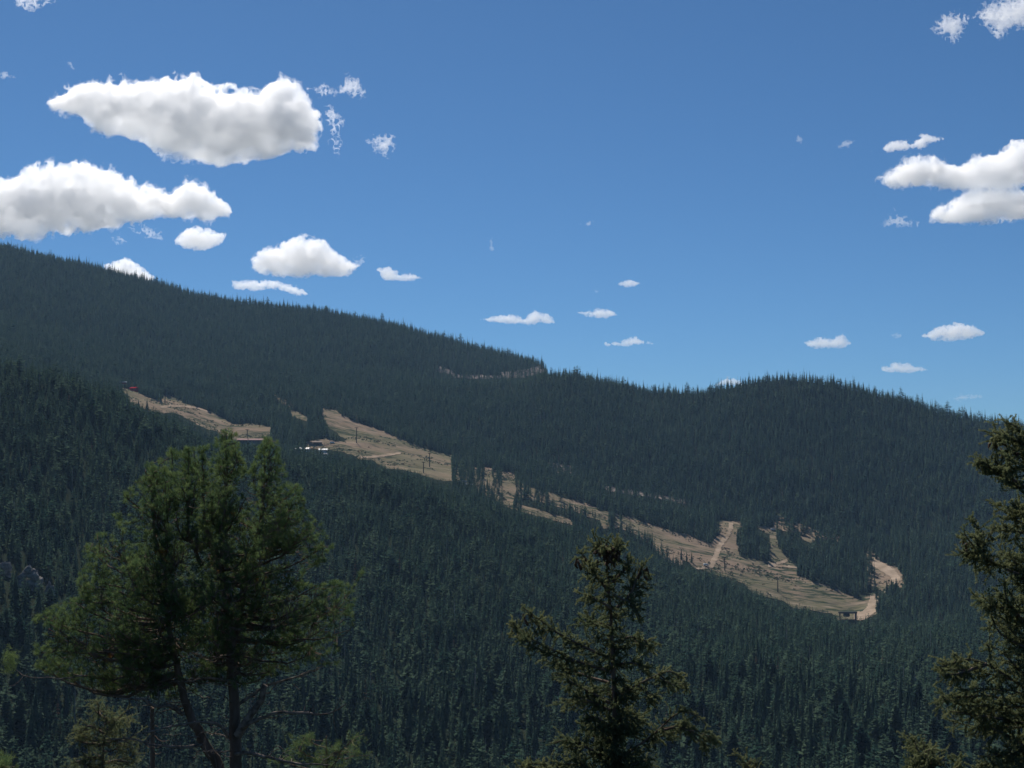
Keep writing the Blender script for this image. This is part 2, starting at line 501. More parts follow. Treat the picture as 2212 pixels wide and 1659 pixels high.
# ------------------------------------------------------------------ rock outcrops
ROCKS = [((18, 2106, 50, 50), 1), ((106, 2130, 84, 76), 2), ((186, 2190, 36, 42), 3)]     # photo px: centre x, top y, width, height


def outcrop(u, vtop, wpx, hpx, seed, r0, r1, label, group=None, tall=1.0):
    bu, bv = u * K, (vtop + hpx) * K
    b = land(bu, bv, r0, r1)
    s = math.hypot(b[0], b[1]) / FPX * K
    W, Ht = wpx * s, hpx * s
    g = np.random.default_rng(seed)
    mb = MB()
    n1, n2 = 26, 16
    th, ph = np.meshgrid(np.linspace(0, 2 * math.pi, n1, endpoint=False), np.linspace(.02, math.pi - .02, n2), indexing='ij')
    Dr = np.stack([np.cos(th) * np.sin(ph), np.sin(th) * np.sin(ph), np.cos(ph)], -1)
    I, J = np.meshgrid(np.arange(n1), np.arange(n2 - 1), indexing='ij'); I2 = (I + 1) % n1
    fq = np.stack([I * n2 + J, I * n2 + J + 1, I2 * n2 + J + 1, I2 * n2 + J], -1).reshape(-1, 4)
    for k in range(70):
        # angular block: the convex body cut out by random planes
        nrm = unit(g.normal(size=(13, 3))); off = g.uniform(.55, 1.0, 13)
        q = Dr @ nrm.T
        rad = np.where(q > .02, off / np.maximum(q, .02), 9).min(-1).clip(.3, 1.5)
        P = Dr * rad[..., None]
        s0 = g.uniform(.07, .16)
        x0 = g.uniform(-.44, .44)
        hmax = 1 - (x0 / .5) ** 2 * .7
        c0 = np.array([x0 * W, g.uniform(-.2, .2) * W, Ht * (hmax * g.uniform(.0, 1.1) - .22)])
        P = P * np.array([W * s0, W * s0, Ht * s0 * 1.5]) + c0
        P += .03 * Ht * fbm(P[..., 0] * 1.2, P[..., 1] * 1.2, P[..., 2] * 2.5, 3, 1)[..., None]
        mb.add(P.reshape(-1, 3), fq)
    o = mb.build('rock_outcrop', M['rock'], None, False, b)
    return tag(o, label, 'rock', group)


outcrop(*ROCKS[0][0], 1, 480, 1000, 'leftmost grey crag, at the left edge of the photo beside the big pine')
outcrop(*ROCKS[1][0], 2, 480, 1000, 'largest pale grey crag with broken blocks on top, left of the big pine')
outcrop(*ROCKS[2][0], 3, 480, 1000, 'small smooth sloping slab of rock just below right of the largest crag')
outcrop(2038, 1358, 18, 18, 4, 2150, 2500, 'small rocky knob on the skyline at the notch between the two ridges')

# ------------------------------------------------------------------ conifers of the forest
def conifer(seed, rad, tiers, blades, base=.05, rounded=False, droop=.5, sub=1):
    """unit-height conifer: returns verts, tris, material index (0 needles, 1 bark), tint"""
    g = np.random.default_rng(seed)
    v = []; f = []; mi = []; ti = []
    n = 0
    # trunk
    k = 5
    an = np.linspace(0, 2 * math.pi, k, endpoint=False)
    for z, rr in ((0, .014), (.5, .009), (.97, .001)):
        for a in an: v.append((rr * math.cos(a), rr * math.sin(a), z)); ti.append(0)
    for i in range(2):
        for j in range(k):
            a, b = i * k + j, i * k + (j + 1) % k
            f += [(a, b, b + k), (a, b + k, a + k)]; mi += [1, 1]
    n = 3 * k
    lean = g.normal(0, .25, 2)
    for t in range(tiers):
        h = base + (1 - base) * (t + g.uniform(-.3, .3)) / tiers
        q = min(1.0, max(0.0, (h - base) / (1 - base)))
        if rounded:
            prof = rad * (max(0.02, 1 - q ** 2.2)) ** .7 * (.55 + .45 * min(1, q * 4))
        else:
            prof = rad * ((1 - q) ** .85 * (.6 + .4 * min(1, q * 5)) + .012)
        nb = max(3, int(blades * (.45 + .55 * (1 - q))))
        a0 = g.uniform(0, 6.28)
        for b in range(nb):
            a = a0 + 6.283 * b / nb + g.uniform(-.35, .35)
            L = prof * g.uniform(.55, 1.25) * (1 + .35 * math.sin(3 * a + seed + h * 9))
            wd = L * .8 + .008
            ca, sa = math.cos(a), math.sin(a)
            dz = -L * droop * g.uniform(.3, 1.2) if not rounded else L * g.uniform(-.1, .6)
            th = .012 + L * .12
            tin = g.uniform(0, 1)
            p0 = (0, 0, h + th)
            pm = L * .55
            for s in range(sub):
                oz = g.uniform(-.3, .3) * th
                pts = [(0, 0, h + th + oz), (pm * ca - wd / 2 * sa, pm * sa + wd / 2 * ca, h + dz * .5 + oz), (L * ca, L * sa, h + dz + oz), (pm * ca + wd / 2 * sa, pm * sa - wd / 2 * ca, h + dz * .5 - th * .5 + oz)]
                v += pts; ti += [tin * .6, tin, min(1, tin + .3), tin]
                f += [(n, n + 1, n + 2), (n, n + 2, n + 3)]; mi += [0, 0]
                n += 4
    # leader
    for j in range(3):
        a = j * 2.1
        v += [(0, 0, 1.0), (.008 * math.cos(a), .008 * math.sin(a), .93), (.008 * math.cos(a + 2), .008 * math.sin(a + 2), .93)]
        ti += [1, .5, .5]; f.append((n, n + 1, n + 2)); mi.append(0); n += 3
    v = np.array(v); v[:, 0] += .02 * lean[0] * v[:, 2] ** 2; v[:, 1] += .02 * lean[1] * v[:, 2] ** 2
    return v, np.array(f), np.array(mi), np.array(ti)


def snag(seed):
    g = np.random.default_rng(seed)
    b = MB()
    b.tube([(0, 0, 0), (.004, 0, .4), (0, .006, .8), (.002, 0, 1)], [.013, .010, .006, .002], 5)
    for i in range(16):
        h = g.uniform(.3, .95); a = g.uniform(0, 6.28); L = .075 * (1.1 - h) + .012
        b.tube([(0, 0, h), (L * math.cos(a), L * math.sin(a), h - .01)], [.003, .0008], 3)
    return b


protos = bpy.data.collections.new('forest_tree_kinds')
plist = []
for i, (sd_, rad, ti_, bl, rnd, dr) in enumerate([(11, .125, 16, 8, False, .75), (12, .15, 16, 9, False, .6), (13, .105, 17, 7, False, .9), (14, .175, 13, 10, True, 0), (15, .14, 15, 8, False, .5), (16, .19, 12, 10, True, 0), (17, .16, 16, 9, False, .75), (18, .115, 16, 7, False, .7)]):
    v, f, mi, tn = conifer(sd_, rad, ti_, bl, rounded=rnd, droop=dr)
    o = bpy.data.objects.new('kind_%02d' % i, make_mesh('distant_conifer', v, f, mats=[M['spruce_far'], M['bark_far']], mat_idx=mi, tint=tn))
    protos.objects.link(o); plist.append(o)
o = bpy.data.objects.new('kind_08', snag(21).mesh('distant_snag', M['dead'])); protos.objects.link(o)
v, f, mi, tn = conifer(31, .10, 12, 6, droop=.5)
o = bpy.data.objects.new('kind_09', make_mesh('distant_dead_conifer', v, f, mats=[M['rust'], M['bark_far']], mat_idx=mi, tint=tn)); protos.objects.link(o)

# candidate positions: jittered rows in polar coordinates at an even ground density
pos = []
r = 330.0
while r < 2780:
    sp = 4.9 if r < 900 else (4.6 if r < 1800 else 4.9)
    half = 24.5 if r > 450 else 26
    n = int(2 * half * math.pi / 180 * r / sp)
    a = -half + 2 * half * (np.arange(n) + rng.uniform(-.48, .48, n)) / n
    pos.append(np.stack([a, r + rng.uniform(-.5, .5, n) * sp], 1))
    r += sp * .95
pos = np.vstack(pos)
paz, pr = pos[:, 0], pos[:, 1]
pz = H(paz, pr)
px = pr * np.sin(np.radians(paz)); py = pr * np.cos(np.radians(paz))
hh = (11.5 + 4.8 * rng.normal(0, 1, len(px)).clip(-1.6, 1.9) * .6 + 3.2 * fbm(px / 45, py / 45, 0 * px, 2, 1)).clip(5, 19)
hh = np.where(pr > 1850, hh * .90 * np.where(rng.random(len(px)) < .14, 1.38, 1.0), hh)
pu, pv = world2pix(px, py, pz)
hp = hh * FPX / np.hypot(py, px)
# thin out at random in small gaps, more on the dry near slope
gap = fbm(px / 22, py / 22, 0 * px, 2, 2)
keep = gap > -.75
keep &= rng.random(len(px)) < .985
allpoly = list(RUNS.values()) + [p for k, p in SCREE.items()] + THIN
for poly in allpoly:
    p = np.array(poly) * K
    near = (pu > p[:, 0].min() - 6) & (pu < p[:, 0].max() + 6) & (pv > p[:, 1].min() - 5) & (pv - hp < p[:, 1].max() + 5) & (pr > 900)
    idx = np.nonzero(near & keep)[0]
    bad = np.zeros(len(idx), bool)
    for fr in (0, .15, .3, .45, .6, .72):
        bad |= inpoly(pu[idx], pv[idx] - hp[idx] * fr, poly)
    # a few trees are left standing before the scree
    if poly in THIN:
        bad &= rng.random(len(idx)) < .5
    if poly in SCREE.values():
        bad &= rng.random(len(idx)) < .55
    keep[idx[bad]] = False
for (ru, rv, rw, rh), _s in ROCKS:
    bad = (np.abs(pu - ru * K) < rw * K * .50) & (pv > (rv + 4) * K) & (pv - hp * .9 < (rv + rh * .5) * K) & (pr < 900)
    keep &= ~bad
# sky line at the notch: rock knob stays clear
px, py, pz, hh, pu, pv, hp, pr = [q[keep] for q in (px, py, pz, hh, pu, pv, hp, pr)]
N = len(px)
kind = rng.choice(10, N, p=[.17, .135, .14, .11, .135, .06, .10, .13, .013, .007])
near_slope = (pr < 1050)
swap = near_slope & (rng.random(N) < .18) & (kind < 3)
kind = np.where(swap, 3, kind)
rot = rng.uniform(0, 6.283, N)
wide = rng.uniform(.85, 1.25, N)
# the 300 that show largest in the frame become individual trees
vis = (pu > -20) & (pu < FW + 20) & (pv - hp * .8 < FH) & (kind < 8)
# behind the big pine or the right spruce nothing of them shows
hid = (pu > 330) & (pu < 640) & (pv - hp > 1250)
score = np.where(vis & ~hid, np.minimum(pv, FH) - (pv - hp), -1)
score = np.where(pr > 800, -1, score)
big = np.argsort(-score)[:300]
isbig = np.zeros(N, bool); isbig[big] = True
rest = np.nonzero(~isbig)[0]
print('TREES', N)

me = bpy.data.meshes.new('conifer_forest')
me.vertices.add(len(rest))
me.vertices.foreach_set('co', np.stack([px, py, pz - .3], 1)[rest].astype(np.float32).ravel())
for nm, ty, dat in (('kind', 'INT', kind), ('spin', 'FLOAT', rot), ('tall', 'FLOAT', hh), ('wide', 'FLOAT', hh * wide)):
    a = me.attributes.new(nm, ty, 'POINT')
    a.data.foreach_set('value', dat[rest].astype(np.int32 if ty == 'INT' else np.float32))
forest = link('conifer_forest', me)
tag(forest, 'dense dark green conifer forest covering the valley, slopes and ridges', 'forest', kind='stuff')
ng = bpy.data.node_groups.new('scatter_conifers', 'GeometryNodeTree')
ng.interface.new_socket('Geometry', in_out='INPUT', socket_type='NodeSocketGeometry')
ng.interface.new_socket('Geometry', in_out='OUTPUT', socket_type='NodeSocketGeometry')
gi = ng.nodes.new('NodeGroupInput'); go = ng.nodes.new('NodeGroupOutput')
m2p = ng.nodes.new('GeometryNodeMeshToPoints')
ci = ng.nodes.new('GeometryNodeCollectionInfo'); ci.inputs['Collection'].default_value = protos
ci.inputs['Separate Children'].default_value = True; ci.inputs['Reset Children'].default_value = True
iop = ng.nodes.new('GeometryNodeInstanceOnPoints'); iop.inputs['Pick Instance'].default_value = True


def nattr(nm, ty):
    x = ng.nodes.new('GeometryNodeInputNamedAttribute'); x.data_type = ty; x.inputs['Name'].default_value = nm
    return x.outputs[0]


cs = ng.nodes.new('ShaderNodeCombineXYZ'); cr_ = ng.nodes.new('ShaderNodeCombineXYZ')
gl = ng.links.new
gl(nattr('wide', 'FLOAT'), cs.inputs[0]); gl(nattr('wide', 'FLOAT'), cs.inputs[1]); gl(nattr('tall', 'FLOAT'), cs.inputs[2])
gl(nattr('spin', 'FLOAT'), cr_.inputs[2])
gl(gi.outputs[0], m2p.inputs['Mesh']); gl(m2p.outputs[0], iop.inputs['Points']); gl(ci.outputs[0], iop.inputs['Instance'])
gl(nattr('kind', 'INT'), iop.inputs['Instance Index']); gl(cs.outputs[0], iop.inputs['Scale'])
e2r = ng.nodes.new('FunctionNodeEulerToRotation'); gl(cr_.outputs[0], e2r.inputs[0]); gl(e2r.outputs[0], iop.inputs['Rotation'])
gl(iop.outputs[0], go.inputs[0])
md = forest.modifiers.new('scatter', 'NODES'); md.node_group = ng

# finer trees for the nearest rows
near_kinds = []
for i, (sd_, rad, ti_, bl, rnd, dr) in enumerate([(41, .13, 34, 13, False, .75), (42, .155, 32, 14, False, .6), (43, .11, 36, 12, False, .9), (44, .18, 28, 16, True, 0), (45, .145, 32, 13, False, .5), (46, .19, 26, 16, True, 0), (47, .165, 32, 14, False, .75), (48, .12, 32, 12, False, .7)]):
    v, f, mi, tn = conifer(sd_, rad, ti_, bl, rounded=rnd, droop=dr, sub=2)
    ms = []
    for q, nm, mm in ((0, 'crown', M['spruce_far']), (1, 'trunk', M['bark_far'])):
        ff = f[mi == q]; used, inv = np.unique(ff.ravel(), return_inverse=True)
        ms.append(make_mesh(nm, v[used], inv.reshape(-1, 3), mats=[mm], tint=tn[used]))
    near_kinds.append(ms)


def where(u):
    if u < 330: return 'left of the big pine'
    if u < 820: return 'behind right half of big pine'
    if u < 1180: return 'between big pine and middle spruce'
    if u < 1520: return 'behind the middle spruce top'
    if u < 1950: return 'between middle spruce and right edge spruce'
    return 'behind the right edge spruce'


for i in big:
    k = int(kind[i])
    kd = 'bushy round topped pine' if k in (3, 5) else ('slim pointed spruce' if k in (2, 7, 0) else 'broad based spruce')
    nm = 'pine_tree' if k in (3, 5) else 'spruce_tree'
    t = thing(nm, '%s in the nearest forest rows, %s' % (kd, where(pu[i])), 'tree', (px[i], py[i], pz[i] - .3), rot[i], 'conifers in the nearest rows of the valley forest')
    t.scale = (hh[i] * wide[i], hh[i] * wide[i], hh[i])
    link('crown', near_kinds[k][0], t); link('trunk', near_kinds[k][1], t)

# single trees that stand out against the ski runs: photo px (base x, base y, height px)
LONE = [((478, 1522, 52), 0, 'slim dark spruce alone before the top of the upper ski run, below the red shed'),
        ((519, 1534, 38), 6, 'bushy dark spruce second from the left before the upper ski run'),
        ((551, 1540, 48), 0, 'tall thin column shaped spruce before the upper ski run, third from the left'),
        ((2293, 1990, 62), 1, 'broad cone shaped spruce splitting the bare strip above the middle spruce top'),
        ((2555, 2100, 48), 2, 'slim spruce before the bare run, leftmost of the row left of the dirt road'),
        ((2575, 2108, 42), 2, 'slim spruce before the bare run, middle of the row left of the dirt road'),
        ((2594, 2112, 44), 7, 'very thin spruce before the bare run, rightmost of the row left of the dirt road'),
        ((2669, 2160, 34), 4, 'single pointed spruce at the foot of the dirt road'),
        ((3326, 2240, 66), 0, 'dark spruce before the curved dirt slope at far right, leftmost of three'),
        ((3344, 2236, 62), 2, 'dark spruce before the curved dirt slope at far right, middle of three'),
        ((3361, 2232, 66), 6, 'dark spruce before the curved dirt slope at far right, rightmost of three'),
        ((2040, 1376, 34), 3, 'rounded pine standing alone on the skyline notch between the two ridges')]
for (u, vb, hpx), k, lab in LONE:
    b = land(u * K, vb * K, 1120 if vb > 1400 else 2150)
    t = thing('spruce_tree' if k != 3 else 'pine_tree', lab, 'tree', b - np.array([0, 0, .4]), rng.uniform(0, 6))
    h = hpx * K * math.hypot(b[0], b[1]) / FPX
    t.scale = (h * 1.05, h * 1.05, h)
    link('crown', near_kinds[k][0], t); link('trunk', near_kinds[k][1], t)

# low bushes, stumps and slash on the runs: nobody could count them
bm_ = []
for i in range(3):
    g = np.random.default_rng(60 + i); nb_ = 60
    a = g.uniform(0, 6.28, nb_); e_ = g.uniform(.1, 1.5, nb_); L = g.uniform(.35, .8, nb_)
    c_ = np.stack([np.cos(a) * np.cos(e_) * L, np.sin(a) * np.cos(e_) * L, np.sin(e_) * L * .8], 1)
    tri_ = c_[:, None] + g.normal(0, .14, (nb_, 3, 3))
    bm_.append(make_mesh('bush', tri_.reshape(-1, 3), np.arange(nb_ * 3).reshape(-1, 3), mats=[M['spruce_far'] if i < 2 else M['rust']], tint=g.uniform(0, 1, nb_ * 3)))
bushes = bpy.data.collections.new('bush_kinds')
for i, m_ in enumerate(bm_): bushes.objects.link(bpy.data.objects.new('bush_%d' % i, m_))
nb_ = 60000
ba = rng.uniform(-16, 16, nb_); br = np.sqrt(rng.uniform(1140 ** 2, 2000 ** 2, nb_))
bx = br * np.sin(np.radians(ba)); by = br * np.cos(np.radians(ba)); bz = H(ba, br)
bu, bv = world2pix(bx, by, bz)
okb = np.zeros(nb_, bool)
for poly in list(RUNS.values()) + THIN: okb |= inpoly(bu, bv, poly)
for poly in ROADS: okb &= ~inpoly(bu, bv, poly)
okb &= (fbm(bx / 60, by / 26, 0 * bx, 3, 1) + .35 * fbm(bx / 9, by / 9, 0 * bx, 2, 2)) > .10
ib = np.nonzero(okb)[0]
print('BUSHES', len(ib))
me = bpy.data.meshes.new('low_scrub'); me.vertices.add(len(ib))
me.vertices.foreach_set('co', np.stack([bx, by, bz + .3], 1)[ib].astype(np.float32).ravel())
bs = rng.uniform(.7, 1.9, len(ib))
for nm, ty, dat in (('kind', 'INT', rng.choice(3, len(ib), p=[.4, .35, .25])), ('spin', 'FLOAT', rng.uniform(0, 6.28, len(ib))), ('tall', 'FLOAT', bs * .8), ('wide', 'FLOAT', bs)):
    a = me.attributes.new(nm, ty, 'POINT'); a.data.foreach_set('value', dat.astype(np.int32 if ty == 'INT' else np.float32))
scrub = link('low_scrub', me)
tag(scrub, 'low dark green and brown scrub dotted over the bare ski runs', 'scrub', kind='stuff')
ng2 = ng.copy(); ng2.name = 'scatter_bushes'
for nd_ in ng2.nodes:
    if nd_.bl_idname == 'GeometryNodeCollectionInfo': nd_.inputs['Collection'].default_value = bushes
md2 = scrub.modifiers.new('scatter', 'NODES'); md2.node_group = ng2

# ------------------------------------------------------------------ ski lift, huts and vehicles on the runs
def scale_at(b):
    return math.hypot(b[0], b[1]) / FPX * K      # metres per photo pixel at that ground point


def lift_tower(u, vb, hpx, lab, rz):
    b = land(u * K, vb * K); h = hpx * scale_at(b)
    t = thing('lift_tower', lab, 'ski lift tower', b - np.array([0, 0, .2]), rz, 'towers of the chairlift')
    m = MB(); m.tube([(0, 0, 0), (0, 0, h * .5), (0, 0, h)], [.48, .42, .34], 10); m.build('pole', M['steel'], t)
    m = MB(); m.box((0, 0, h + .15), (4.6, .34, .3)); m.build('crossarm', M['steel'], t)
    for s in (-1, 1):
        m = MB(); m.box((s * 2.2, 0, h + .5), (.22, 2.6, .22))
        for k in range(4): m.tube([(s * 2.2 - .12, -1 + k * .66, h + .72), (s * 2.2 + .12, -1 + k * .66, h + .72)], [.2, .2], 8)
        m.build('sheave_train', M['steel'], t)
    m = MB()
    for k in range(int(h / .8)): m.box((0, -.5, .6 + k * .8), (.5, .05, .05))
    m.build('ladder', M['steel'], t)
    return t


lift_tower(1337, 1662, 56, 'dark lift tower on the middle ski run, right of the pine top', 1.35)
lift_tower(1611, 1752, 50, 'dark lift tower near the lower right end of the middle ski run', 1.35)
lift_tower(1588, 1775, 40, 'short weathered lift tower left of the tower at the end of the middle run', 1.35)
lift_tower(2718, 2140, 48, 'dark lift tower just right of the dirt road on the lower run', 1.35)
lift_tower(2917, 2222, 46, 'dark lift tower in the middle of the lower run', 1.35)
lift_tower(619, 1512, 48, 'pale thin lift tower at the tree edge of the upper run', 1.35)
lift_tower(927, 1654, 40, 'thin lift tower behind the dark lodge, between the two pine tops', 1.35)


def gable_house(name, lab, cat, b, w_, d, h, rh, wall, roof, rz=0., wins=3, door=True, wmat='glass'):
    t = thing(name, lab, cat, b, rz)
    m = MB(); m.box((0, 0, h / 2 - .5), (w_, d, h + 1))
    m.add([(-w_ / 2, -d / 2, h), (-w_ / 2, d / 2, h), (-w_ / 2, 0, h + rh)], [[0, 2, 1]])
    m.add([(w_ / 2, -d / 2, h), (w_ / 2, d / 2, h), (w_ / 2, 0, h + rh)], [[0, 1, 2]])
    m.build('wall', M[wall], t)
    m = MB()
    for s in (-1, 1):
        e = d / 2 + .7
        zz = h - .7 * rh / (d / 2)
        X = w_ / 2 + .6
        m.add([(-X, s * e, zz), (X, s * e, zz), (X, 0, h + rh + .05), (-X, 0, h + rh + .05), (-X, s * e, zz + .25), (X, s * e, zz + .25), (X, 0, h + rh + .3), (-X, 0, h + rh + .3)],
              [[0, 1, 2, 3], [4, 5, 6, 7], [0, 1, 5, 4], [1, 2, 6, 5], [3, 0, 4, 7]])
    m.build('roof', M[roof], t)
    for i in range(wins):
        x = (i + .5) / wins * w_ * .84 - w_ * .42
        m = MB(); m.box((x, -d / 2 - .03, h * .58), (w_ / wins * .42, .1, h * .36)); wo = m.build('window', M[wmat], t)
    if door:
        m = MB(); m.box((w_ * .44, -d / 2 - .03, 1.05), (1.0, .12, 2.1)); m.build('door', M['steel'], t)
    return t


def van(lab, b, rz, L_=5.4, paint='white', name='parked_van', cat='van'):
    t = thing(name, lab, cat, b, rz, 'vehicles parked by the ski area buildings')
    prof = [(-L_ / 2, .45), (L_ / 2, .45), (L_ / 2, 1.05), (L_ / 2 - .9, 1.25), (L_ / 2 - 1.5, 2.05), (-L_ / 2 + .1, 2.1), (-L_ / 2, 1.9)]
    m = MB(); n = len(prof)
    v = [(x, -1, z) for x, z in prof] + [(x, 1, z) for x, z in prof]
    f = [[i, (i + 1) % n, (i + 1) % n + n, i + n] for i in range(n)]
    m.add(v, f)
    for o_ in (0, n): m.add([v[o_ + i] for i in range(n)], [[0, i, i + 1] for i in range(1, n - 1)])
    m.build('body', M[paint], t)
    m = MB(); m.box((L_ / 2 - 1.9, 0, 1.62), (1.3, 2.04, .55)); m.box((-.5, 0, 1.62), (1.8, 2.04, .5)); m.build('window', M['glass'], t)
    for sx in (-1, 1):
        for sy in (-1, 1):
            m = MB(); m.tube([(sx * L_ * .31, sy * .82, .38), (sx * L_ * .31, sy * 1.03, .38)], [.38, .38], 12); m.build('wheel', M['tyre'], t)
    return t


# base lodge between the pine tops
b = land(945 * K, 1664 * K); s_ = scale_at(b)
gable_house('lodge', 'long dark slate blue lodge with a red-brown roof edge, between the two pine tops', 'building', b + np.array([0, 0, .2]), 104 * s_, 9, 12 * s_, 1.4, 'bluewall', 'redwall', .03, 8)
for i, (u, vb, lab) in enumerate([(948, 1673, 'white van in front of the dark lodge, left one of the pair'), (972, 1675, 'white van in front of the dark lodge, right one of the pair')]):
    b = land(u * K, vb * K, 1240); van(lab, b + np.array([0, 0, .3]), .1 + .1 * i, 7.0)
# white and blue structures in the trees right of the pine
for u, vb, wpx, hpx, wall, roof, lab, nm, cat in [
    (1128, 1697, 34, 12, 'white', 'white', 'white walled hut with a pale roof, leftmost of the white huts right of the pine', 'hut', 'hut'),
    (1152, 1698, 15, 12, 'blue', 'white', 'small pale blue hut between the white huts right of the pine', 'hut', 'hut'),
    (1212, 1702, 30, 13, 'white', 'galv', 'white hut with grey roof, rightmost of the white huts right of the pine', 'hut', 'hut'),
    (1222, 1716, 14, 10, 'white', 'bluewall', 'small low white shed with blue roof below the rightmost white hut', 'shed', 'shed')]:
    b = land(u * K, vb * K, 1230); s_ = scale_at(b)
    gable_house(nm, lab, cat, b + np.array([0, 0, 1.2]), wpx * s_, 5, hpx * s_ * .75, hpx * s_ * .3, wall, roof, rng.uniform(-.2, .2), 2)
b = land(1190 * K, 1668 * K); s_ = scale_at(b)
gable_house('cabin', 'brown wooden cabin at the lower left of the middle run, above the white huts', 'building', b, 32 * s_, 6, 9 * s_, 4 * s_, 'brown', 'brown', .15, 3)
van('white pickup parked on the bare ground above the white huts', land(1246 * K, 1664 * K) + np.array([0, 0, .2]), .8, 5.0)
# top of the upper run
b = land(462 * K, 1462 * K, 1200); s_ = scale_at(b)
t = thing('lift_top_station', 'small white roofed lift station on a dark mast at the top of the upper run', 'ski lift station', b, .2)
hs = 30 * s_
m = MB()
for q in (-1, 1): m.tube([(q * 1.6, 0, 0), (q * 1.2, 0, hs * .8)], [.35, .3], 8)
m.build('mast', M['steel'], t)
m = MB(); m.box((0, 0, hs * .8), (6.5, 3.2, 2.2)); m.build('machine_housing', M['redwall'], t)
m = MB(); m.box((0, 0, hs * .8 + 1.35), (7.5, 4, .5), taper=.8); m.box((2.6, 0, hs * .8 + 1.7), (3, 3, .4), taper=.7); m.build('roof', M['white'], t)
b = land(503 * K, 1468 * K, 1200); s_ = scale_at(b)
gable_house('red_shed', 'bright red shed at the tree edge at the top of the upper ski run', 'shed', b + np.array([0, 0, .3]), 24 * s_, 6, 11 * s_, 3 * s_, 'red', 'red', -.35, 1)
b = land(483 * K, 1462 * K, 1200); s_ = scale_at(b)
t = thing('fence', 'dull red snow fence beside the lift station on the upper run', 'fence', b, .05)
m = MB()
for k in range(9): m.box((k * 2.2 - 9, -.08, 1), (.15, .12, 3.4))
m.build('post', M['brown'], t)
m = MB()
for k in range(5): m.box((0, 0, .5 + k * .5), (19, .05, .36))
m.build('panel', M['redwall'], t)
# mid station with white beam at the end of the middle run
b = land(1722 * K, 1828 * K, 1200); s_ = scale_at(b)
t = thing('lift_mid_station', 'lift station with a thin white beam on posts at the end of the middle run', 'ski lift station', b, .05)
top = 24 * s_
m = MB(); m.box((0, 0, top), (54 * s_, .8, .7)); m.tube([(27 * s_, 0, top), (27.6 * s_, 0, top - 2)], [.3, .3], 6); m.build('beam', M['galv'], t)
for q in (0, 22): m = MB(); m.tube([(q * s_, 0, -.5), (q * s_, 0, top)], [.35, .35], 8); m.build('post', M['galv'], t)
m = MB(); m.box((10 * s_, 2, top * .42), (30 * s_, 3, top * .3)); m.build('machine_housing', M['steel'], t)
b = land(1757 * K, 1832 * K, 1200); s_ = scale_at(b)
gable_house('hut', 'grey-brown hut with a pale gable right below the white beam lift station', 'hut', b + np.array([0, 0, 2]), 20 * s_, 5, 7 * s_, 3 * s_, 'brown', 'galv', .3, 2)
# bottom terminal: open dark steel portal
b = land(3180 * K, 2346 * K, 1145); s_ = scale_at(b)
t = thing('lift_bottom_terminal', 'black steel portal of the lift bottom terminal at the foot of the lower run', 'ski lift station', b, .04)
m = MB(); m.box((0, 0, 46 * s_), (66 * s_, 2.6, 1.3)); m.build('beam', M['steel'], t)
for q, wd in ((-29, 2.6), (29, 5.4)): m = MB(); m.box((q * s_, 0, 23 * s_ - .4), (wd * s_, 1.6, 45.9 * s_ - .8)); m.build('post', M['steel'], t)
m = MB(); m.box((-5 * s_, 0, 39 * s_), (22 * s_, 3.4, 9 * s_), taper=.85); m.build('bullwheel_housing', M['steel'], t)
m = MB(); m.tube([(-5 * s_, 0, 31.5 * s_), (-5 * s_, 0, 34 * s_)], [2.4, 2.4], 20); m.build('bullwheel', M['steel'], t)
m = MB(); m.box((0, 1.5, 14 * s_), (56 * s_, .4, 15 * s_)); m.build('loading_platform', M['brown'], t)
# chair and cable lines are too thin to read at this distance
van('white vehicle on the dirt beside the trees above the right lower run', land(2900 * K, 1990 * K) + np.array([0, 0, .3]), .4)
van('pale pickup parked at the foot of the dirt road', land(2648 * K, 2126 * K) + np.array([0, 0, .9]), .2, 4.6)

# ------------------------------------------------------------------ foreground trees
class Needles:
    """loose needle triangles with a tint per needle"""
    def __init__(s): s.p = []; s.t = []

    def add(s, base, tip, wd, tint):
        d = tip - base
        a = np.cross(d, rng.normal(size=d.shape)); a /= np.linalg.norm(a, axis=1, keepdims=True) + 1e-9
        a *= np.asarray(wd).reshape(-1, 1) if np.ndim(wd) else wd
        mid = base + d * .45
        s.p.append(np.stack([base, mid + a * .5, tip, mid - a * .5], 1))
        s.t.append(np.repeat(tint, 4))

    def build(s, name, m, parent):
        P = np.concatenate(s.p); T = np.concatenate(s.t)
        n = len(P)
        F = np.arange(n * 4).reshape(-1, 4)
        O = np.array(parent.location)
        return link(name, make_mesh(name, P.reshape(-1, 3) - O, F, mats=[m], tint=T.clip(0, 1)), parent)


def curve(a, c, sag=0., n=7, wob=.03, mid=None):
    """smooth path a -> c, bent by sag in z, with slight wobble"""
    t = np.linspace(0, 1, n)[:, None]
    L = np.linalg.norm(c - a)
    p = a + (c - a) * t
    p[:, 2] += sag * L * np.sin(math.pi * t[:, 0])
    w_ = np.cumsum(rng.normal(0, wob * L / n ** .5, (n, 3)), 0)
    p += w_ * (t * (1 - t) * 4)
    return p


def resample(pts, n):
    pts = np.asarray(pts, float)
    d = np.r_[0, np.cumsum(np.linalg.norm(np.diff(pts, axis=0), axis=1))]
    t = np.linspace(0, d[-1], n)
    q = np.stack([np.interp(t, d, pts[:, i]) for i in range(3)], 1)
    q[1:-1] = (q[:-2] + 2 * q[1:-1] + q[2:]) / 4
    return q


